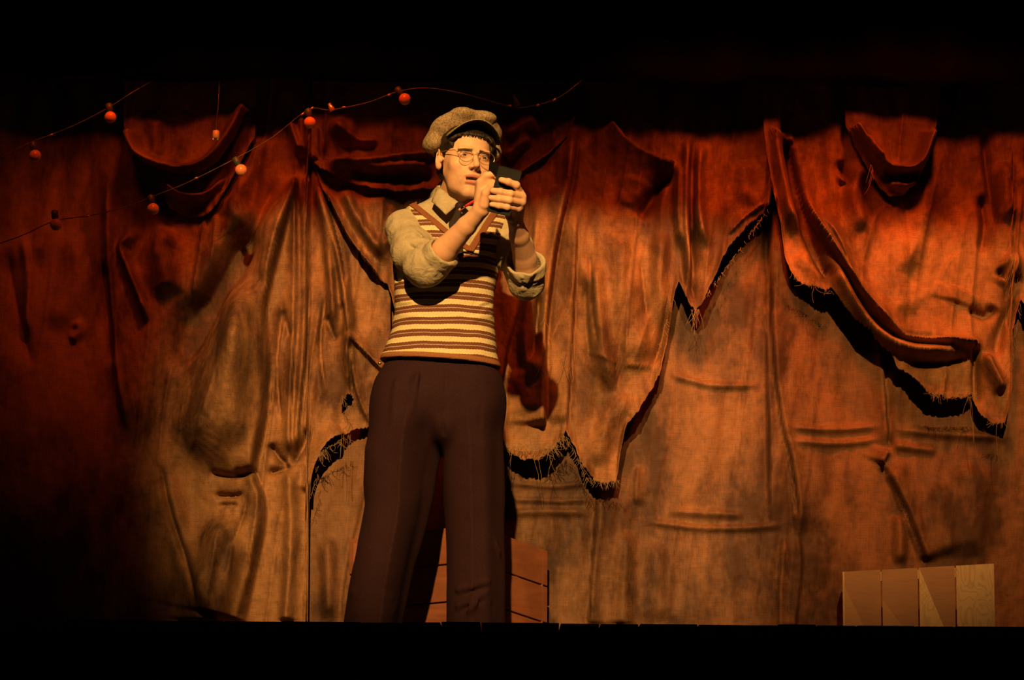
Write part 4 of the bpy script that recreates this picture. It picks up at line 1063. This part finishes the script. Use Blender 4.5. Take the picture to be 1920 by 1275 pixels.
# waistband buckle glint at the hip
V, F = sphere_geo(J(712, 681, -.05), .0055, 10, 6, (1, .6, 1)); link('key_clip', mesh('key_clip', local(V, PERSON), F), M_WIRE, tro)
def shoe(ax0, yaw):
    R_ = rotm(yaw); c = A(ax0[0], ax0[1], 0)
    def f(p):
        q = (p - c) @ R_
        d = ell(q, (0, -.02, .045), (.047, .075, .050)); d = smin(d, ell(q, (0, -.12, .032), (.048, .085, .033)), .04)
        d = smax(d, .004 - q[:, 2], .004)
        sole = smax(np.maximum(q[:, 2] - .016, .0012 - q[:, 2]), ell(q * A(1, 1, 0), (0, -.065, 0), (.052, .148, .05)), .004)
        return np.minimum(d, sole)
    return f
part('shoe', shoe((LEG_R[2][0] - .015, .02), -.35), A(-.62, -.28, -.005), A(-.1, .2, .14), .004, M_SHOE)
part('shoe', shoe((LEG_L[2][0], .06), .18), A(-.2, -.24, -.005), A(.1, .24, .14), .004, M_SHOE)
# ------------------------------------------------------------------ notebook and pencil
s = N('black_board_cover'); M_COVER = s.done(s.ramp(s.noise(s.obj(), 60), [(.3, (.004, .004, .005)), (.7, (.008, .008, .009))]), .7, .15)
s = N('notebook_paper'); M_PAPER = s.done(s.ramp(s.wave(s.obj(), 60, 'Z'), [(.1, (.35, .4, .5)), (.2, (.72, .68, .58))]), .8, .2)
def slab(c4, depth, name, mat, parent):
    """block whose front face is the quad c4 (world points), going back along +y"""
    V = [list(v) for v in c4] + [list(v + A(0, depth, 0)) for v in c4]
    F = [[0, 1, 2, 3], [7, 6, 5, 4], [0, 4, 5, 1], [1, 5, 6, 2], [2, 6, 7, 3], [3, 7, 4, 0]]
    o = link(name, mesh(name, local(V, parent), F, False), mat, parent); return o
NB = empty('notebook', J(936, 400, -.44)); tag(NB, 'small black notebook held up in front of the man\'s chin', 'notebook')
q4 = [J(936, 310, -.4495), J(979.5, 321, -.4495), J(956, 406, -.4495), J(913, 396, -.4495)]
bevel(slab(q4, .0022, 'back_cover', M_COVER, NB), .0012)
c_ = sum(q4) / 4
slab([c_ + (v - c_) * .955 + A(0, .0024, 0) for v in q4], .0085, 'page_block', M_PAPER, NB)
fl = [J(936.5, 309.5, -.447), J(932, 326, -.447), J(917, 320, -.402), J(919, 300, -.402)]
o = link('front_cover', mesh('front_cover', local(fl, NB), [[0, 1, 2, 3]], False), M_COVER, NB)
m_ = o.modifiers.new('s', 'SOLIDIFY'); m_.thickness = .002
# ring binding along the top edge
g = []
for k in range(9):
    b = J(936, 310, -.4445) * (1 - (k + .7) / 9.5) + J(979.5, 321, -.4445) * ((k + .7) / 9.5)
    g.append(tube_geo([b + A(0, .0065 * math.cos(t), .0055 * math.sin(t) - .001) for t in np.linspace(0, 2 * math.pi, 13)], .0006, 5, False))
V, F = merge(*g); link('ring_binding', mesh('ring_binding', local(V, NB), F), M_COVER, NB)

s = N('red_pencil_lacquer'); M_RED = s.done(s.ramp(s.noise(s.obj(), 30), [(.3, (.60, .03, .03)), (.7, (.70, .04, .035))]), .3, .5)
s = N('brass_ferrule'); M_BRASS = s.done(s.ramp(s.wave(s.mapping(rot=(0, .53, 0)), 200), [(.3, (.45, .32, .12)), (.7, (.9, .7, .32))]), .25, .5, metal=1.0)
s = N('pink_eraser'); M_ERASER = s.done(s.ramp(s.noise(s.obj(), 60), [(.3, (.60, .28, .20)), (.7, (.7, .34, .25))]), .8, .2)
s = N('sharpened_wood'); M_TIPW = s.done(s.ramp(s.noise(s.obj(), 60), [(.3, (.6, .42, .25)), (.7, (.7, .5, .3))]), .8, .2)
a = J(861, 393.5, -.33); b = J(936, 349, -.4365); pc = lambda t: a + (b - a) * t
PN = empty('pencil', pc(.5)); tag(PN, 'red pencil with brass ferrule and pink eraser in the man\'s right hand', 'pencil')
for nm, t0, t1, r0, r1, m_ in (('eraser', 0, .055, .0040, .0042, M_ERASER), ('ferrule', .055, .14, .0046, .0046, M_BRASS), ('shaft', .14, .90, .0045, .0045, M_RED), ('sharpened_tip', .90, 1.0, .0043, .0005, M_TIPW)):
    V, F = tube_geo([pc(t0), pc(t0 + (t1 - t0) * .1), pc(t0 + (t1 - t0) * .9), pc(t1)], [r0 * .96, r0, r0 + (r1 - r0) * .9, r1 * .96], 12 if nm != 'shaft' else 6)
    link(nm, mesh(nm, local(V, PN), F), m_, PN)

# ------------------------------------------------------------------ wooden crates
def wood(name, c0, c1, seed, rough=.65, gs=(3, 3, 30), dark=.5):
    s = N(name); v = s.mapping(gs, (seed, seed, 0)); n1 = s.noise(v, 3.0, 5.0, .6, 1.2); n2 = s.noise(s.obj(), 7.0, 3.0)
    c = s.ramp(n1, [(.3, c0), (.65, c1)]); c = s.mix(dark, c, s.mix(1.0, c, s.ramp(n2, [(.35, (.55, .5, .48)), (.6, (1.1, 1.1, 1.1))]), 'MULTIPLY'))
    return s.done(c, rough, .3, s.bump(n1, .25, .002))
M_CR = wood('red_brown_crate_wood', (.17, .058, .028), (.25, .09, .042), 2.0, gs=(1, 1, 8))
M_PA = wood('brown_painted_board', (.36, .215, .13), (.42, .25, .15), 5.0, dark=.15)
M_PB = wood('worn_painted_board', (.44, .28, .16), (.50, .32, .185), 7.0, dark=.2)
s = N('bare_plywood'); v = s.mapping((7, 7, 2.6)); nn = s.noise(v, 2.0, 2.0, .5, 1.6)
wv = s.math('FRACT', s.math('MULTIPLY', nn, 9.0)); M_PLY = s.done(s.mix(.35, s.ramp(wv, [(0, (.42, .30, .15)), (.25, (.62, .48, .27)), (.8, (.68, .54, .31)), (1, (.47, .35, .18))]), (.62, .48, .28)), .6, .35)
def prism(poly, back):
    """extrude a polygon of world points by the vector back"""
    n = len(poly); V = [list(v) for v in poly] + [list(np.asarray(v) + back) for v in poly]
    F = [list(range(n))[::-1], [n + i for i in range(n)]] + [[i, (i + 1) % n, n + (i + 1) % n, n + i] for i in range(n)]
    return V, F
def zfix(p, z): q = np.array(p, float); q[2] = z; return q
C0 = J(888, 984, .27); C1 = J(655, 1011, .55); C2 = J(1027, 1033, .54)
CRT = empty('wooden_crate', C0 * A(1, 1, 0)); tag(CRT, 'red-brown plank crate standing corner-on behind the man\'s legs', 'crate')
zt_ = C0[2]; zl = C1[2]; zr = C2[2]; hb = .1235
for side, (E, ze) in enumerate(((C1, zl), (C2, zr))):
    du = (E - C0) * A(1, 1, 0); Ln = np.linalg.norm(du); du /= Ln; nrm = A(-du[1], du[0], 0) * (1 if side == 1 else -1); 
    if nrm[1] < 0: nrm = -nrm
    k = 0
    while True:
        za = zt_ - k * hb; zb = ze - k * hb; za2 = max(za - hb + .005, 0); zb2 = max(zb - hb + .005, 0)
        if za < .02: break
        s0 = C0 + du * (.0 if side == 0 else .014); s1 = C0 + du * Ln
        poly = [zfix(s0, za), zfix(s1, max(zb, .004)), zfix(s1, zb2), zfix(s0, za2)]
        V, F = prism(poly, nrm * .013)
        o = link('board', mesh('board', local(V, CRT), F, False), M_CR, CRT); bevel(o, .002); k += 1
for (pt, ins) in ((C0, A(0, .035, 0)), (C1, A(.03, -.004, 0)), (C2, A(-.03, -.004, 0))):
    zz0 = pt[2] - .015; V, F = box_geo(zfix(pt + ins, zz0 / 2), (.014, 0, 0), (0, .014, 0), (0, 0, zz0 / 2))
    o = link('corner_post', mesh('corner_post', local(V, CRT), F, False), M_CR, CRT)

L0 = J(1583, 1072, .44); L1 = J(1860, 1057, .36)
CR2 = empty('slatted_crate', (L0 + L1) / 2 * A(1, 1, 0)); tag(CR2, 'low slatted crate with half-painted boards at the right end of the stage', 'crate')
du = (L1 - L0) * A(1, 1, 0); Ln = np.linalg.norm(du); du /= Ln; nb = A(-du[1], du[0], 0)
def bp_(u, v):  # u along the panel 0..1, v height from floor 0..1 of the top line
    z = (L0[2] + (L1[2] - L0[2]) * u) * v; return zfix(L0 + du * Ln * u, z)
vb = 1 - 0.0
spans = [(0.0, .247), (.257, .498), (.508, .748), (.758, 1.0)]
VIS = 100 / 210.   # share of the height that shows above the stage edge
diag = [[(.0, .86), (.50, .50), M_PB], [(.0, .72), (.5, .50), M_PB], [(.0, 1.0), (.62, .50), M_PLY], None]
for (u0, u1), dg in zip(spans, diag):
    if dg is None:
        V, F = prism([bp_(u0, 1), bp_(u1, 1), bp_(u1, 0), bp_(u0, 0)], nb * .012)
        o = link('board', mesh('board', local(V, CR2), F, False), M_PLY, CR2)
    else:
        (a0, va), (a1, vb_), mt = dg; w_ = u1 - u0
        t = (va - 0) / (va - vb_) * a1    # where the slant would meet the floor
        if t > 1:
            vr = va - (va - vb_) / a1; left = [bp_(u0, va), bp_(u1, vr), bp_(u1, 0), bp_(u0, 0)]
            rest = ([bp_(u0, 1)] if va < .999 else []) + [bp_(u1, 1), bp_(u1, vr), bp_(u0, va)]
        else:
            left = [bp_(u0, va), bp_(u0 + w_ * t, 0), bp_(u0, 0)]; rest = [bp_(u0, 1), bp_(u1, 1), bp_(u1, 0), bp_(u0 + w_ * t, 0), bp_(u0, va)] if va < .999 else [bp_(u0, 1), bp_(u1, 1), bp_(u1, 0), bp_(u0 + w_ * t, 0)]
        g1 = prism(left, nb * .012); g2 = prism(rest, nb * .012); V, F = merge(g1, g2)
        me = mesh('board', local(V, CR2), F, False); o = link('board', me, [mt, M_PA], CR2)
        for i, p_ in enumerate(me.polygons): p_.material_index = 0 if i < len(g1[1]) else 1
for (u0, u1) in ((-.004, 1.004),):
    for v0, v1 in ((.90, .985), (.05, .14)):
        V, F = prism([bp_(u0, v1) + nb * .0125, bp_(u1, v1) + nb * .0125, bp_(u1, v0) + nb * .0125, bp_(u0, v0) + nb * .0125], nb * .018)
        link('rail', mesh('rail', local(V, CR2), F, False), M_PLY, CR2)
for u in (-.012, 1.0):
    V, F = prism([bp_(u, 1), bp_(u + .012, 1), bp_(u + .012, 0), bp_(u, 0)], nb * .10)
    link('end_board', mesh('end_board', local(V, CR2), F, False), M_PLY, CR2)

# ------------------------------------------------------------------ strings of bulbs
s = N('frosted_orange_glass'); s.b.inputs['Subsurface Weight'].default_value = .5; s.b.inputs['Subsurface Radius'].default_value = (.01, .004, .002)
M_BULB = s.done(s.ramp(s.noise(s.obj(), 40), [(.3, (.92, .33, .12)), (.7, (.96, .38, .15))]), .22, .6)
s = N('dark_green_cord'); M_CORD = s.done(s.ramp(s.noise(s.obj(), 25), [(.4, (.05, .04, .03)), (.65, (.17, .13, .09))]), .5, .5)
s = N('green_socket_plastic'); M_SOCK = s.done(s.ramp(s.noise(s.obj(), 60), [(.3, (.05, .055, .03)), (.7, (.08, .085, .05))]), .45, .4)
s = N('bare_copper_clip'); M_CLIP = s.done(s.ramp(s.noise(s.obj(), 90), [(.3, (.85, .45, .22)), (.7, (.95, .6, .3))]), .25, .6, metal=.6)
YS = .12
def cordgeo(pts, tie, r=.0016, Y=YS):
    q = path_smooth(pts, 6); return tube_geo([P(a_, b_, Y) for a_, b_ in q] + ([P(tie[0], tie[1], .352)] if tie else []), r, 6)
def string(name, label, pts, bulbs, tie, Y=YS):
    root = empty(name, P(*pts[0], Y)); tag(root, label, 'string of lights', 'strings of orange globe bulbs over the set')
    V, F = cordgeo(pts, tie, Y=Y); link('cord', mesh('cord', local(V, root), F), M_CORD, root)
    for (bx, by, sx, sy) in bulbs:
        c = P(bx, by, Y - .004); t = P(sx, sy, Y); dr = (t - c) / np.linalg.norm(t - c)
        V, F = sphere_geo(c, .0198, 28, 18); bo = link('bulb', mesh('bulb', local(V, root), F), M_BULB, root)
        V, F = tube_geo([c + dr * .016, c + dr * .022, c + dr * .024, c + dr * .046, c + dr * .050], [.0085, .009, .0115, .0115, .006], 14)
        link('socket', mesh('socket', local(V, root), F), M_SOCK, bo)
    return root
string('string_light', 'string of two orange globe bulbs at the far upper left', [(-60, 330), (0, 296), (60, 266), (100, 251), (150, 230), (203, 202), (250, 172)], [(66, 292, 61, 266), (207, 220, 205, 203)], (285, 152))
B = string('string_light', 'long string of five orange globe bulbs climbing from the left to the upper middle',
       [(-40, 470), (40, 442), (103, 414), (170, 404), (245, 385), (282, 370), (350, 343), (440, 298), (510, 258), (578, 206), (620, 206), (690, 192), (745, 172), (800, 165), (870, 176), (960, 200), (1000, 198), (1036, 188), (1060, 175), (1079, 160)],
       [(105, 421, 103, 404), (287, 392, 283, 371), (452, 319, 441, 298), (581, 230, 578, 207), (759, 186, 746, 168)], (1092, 150))
for (x_, y_, x2, y2) in ((617, 194, 624, 208), (963, 178, 971, 198)):
    a = P(x_, y_, YS - .01); b = P(x2, y2, YS - .006); V, F = tube_geo([a, a + (b - a) * .3, a + (b - a) * .36, a + (b - a) * .9, b], [.005, .006, .0075, .0105, .009], 12)
    link('empty_socket', mesh('empty_socket', local(V, B), F), M_CLIP if x_ < 700 else M_SOCK, B)
ST_A = bpy.data.objects['string_light']
for (x_, y_, a_) in ((585, 203, -.6), (567, 214, -.6), (645, 201, 0), (729, 178, -.5), (956, 198, 0), (1008, 197, -.3), (1039, 187, -.5), (96, 253, -.4), (368, 334, -.3), (165, 405, -.2)):
    p0 = P(x_, y_, YS - .002); V, F = box_geo(p0, A(math.cos(a_), 0, -math.sin(a_)) * .006, A(0, .003, 0), A(math.sin(a_), 0, math.cos(a_)) * .0026)
    R_ = ST_A if x_ == 96 else B
    link('cord_clip', mesh('cord_clip', local(V, R_), F), M_CLIP, R_)
HL = empty('hanging_lamp_holder', P(405, 254, .0)); tag(HL, 'small bright lamp holder hanging alone on a thin cord at the upper left', 'lamp holder')
V, F = tube_geo([P(411, 152, .352), P(411, 165, .25)] + [P(*v, .0) for v in path_smooth([(410, 180), (409, 200), (406, 225), (405, 247)], 5)], .0014, 6); link('cord', mesh('cord', local(V, HL), F), M_CORD, HL)
c = P(405, 254, .0)
V, F = tube_geo([c + A(0, 0, .0175), c + A(0, 0, .0155), c + A(0, 0, .012), c - A(0, 0, .010), c - A(0, 0, .011)], [.004, .010, .0115, .0125, .010], 10)
s = N('orange_lamp_holder_plastic'); M_HOLD = s.done(s.ramp(s.noise(s.obj(), 60), [(.3, (.95, .36, .10)), (.7, (1.0, .46, .15))]), .3, .5)
hb_ = link('holder', mesh('holder', local(V, HL), F), M_HOLD, HL)
V, F = merge(*[tube_geo([c + A(x_, -.004, -.010), c + A(x_, -.004, -.018)], .0035, 8) for x_ in (-.0085, .006)]); link('contact_pin', mesh('contact_pin', local(V, HL), F), M_CLIP, HL)

# ------------------------------------------------------------------ frayed threads hanging at the torn edges
s = N('loose_jute_thread'); M_THREAD = s.done(s.ramp(s.noise(s.obj(), 90), [(.3, (.20, .13, .07)), (.7, (.34, .24, .13))]), .8, .2)
def threads(parent, spots, Y, seed):
    rr = random.Random(seed); g = []
    for (x0, y0, x1, y1, n, ln, dn) in spots:
        for i in range(n):
            t = rr.random(); px = x0 + (x1 - x0) * t + rr.uniform(-2, 2); py = y0 + (y1 - y0) * t; L = ln * rr.uniform(.4, 1.2)
            a = rr.uniform(-.7, .7) * dn; w3 = P(px, py, Y); ii, jj = _fi(np.array([w3[0]]), np.array([w3[2]])); yc = min(FRONT[ii, jj][0], Y) - .004
            pts = [P(px, py, yc + .002)]
            for k in range(1, 6):
                px += math.sin(a) * L / 5; py += math.cos(a) * L / 5; a += rr.uniform(-.5, .5) * dn
                pts.append(P(px, py, yc - .004 + .002 * k * rr.random()))
            g.append(tube_geo(pts, .00055, 4))
    V, F = merge(*g); tag(link('frayed_thread', mesh('frayed_thread', V, F), M_THREAD, parent), kind='stuff')
D = bpy.data.objects
threads(D['burlap_drape.001'], [(945, 830, 1050, 835, 60, 24, 1), (1020, 850, 1060, 812, 36, 26, 1.2), (1060, 815, 1100, 890, 26, 18, 1), (1100, 895, 1160, 900, 40, 20, .8), (1225, 690, 1262, 560, 24, 12, 1), (1296, 580, 1312, 580, 10, 50, .5), (1320, 560, 1440, 390, 60, 10, 1),
                                (1018, 720, 1024, 560, 10, 40, .5), (960, 850, 1040, 860, 6, 60, .6), (1075, 640, 1022, 700, 6, 60, .4)], .5, 3)
threads(D['burlap_drape'], [(598, 850, 655, 814, 40, 22, 1.2), (580, 950, 600, 860, 16, 16, 1), (640, 740, 655, 770, 10, 18, 1), (640, 815, 656, 815, 3, 120, .2)], .5, 5)
threads(D['burlap_swag.003'], [(1484, 510, 1560, 546, 40, 14, 1), (1500, 520, 1530, 540, 3, 40, 1), (1740, 735, 1830, 735, 60, 20, 1.5), (1790, 740, 1830, 740, 3, 90, .4), (1850, 790, 1885, 790, 14, 14, 1), (1862, 790, 1870, 795, 1, 80, .5), (1890, 690, 1915, 560, 10, 20, 1)], .45, 7)
threads(D['burlap_swag.004'], [(1630, 300, 1640, 320, 4, 60, .4)], .4, 9)
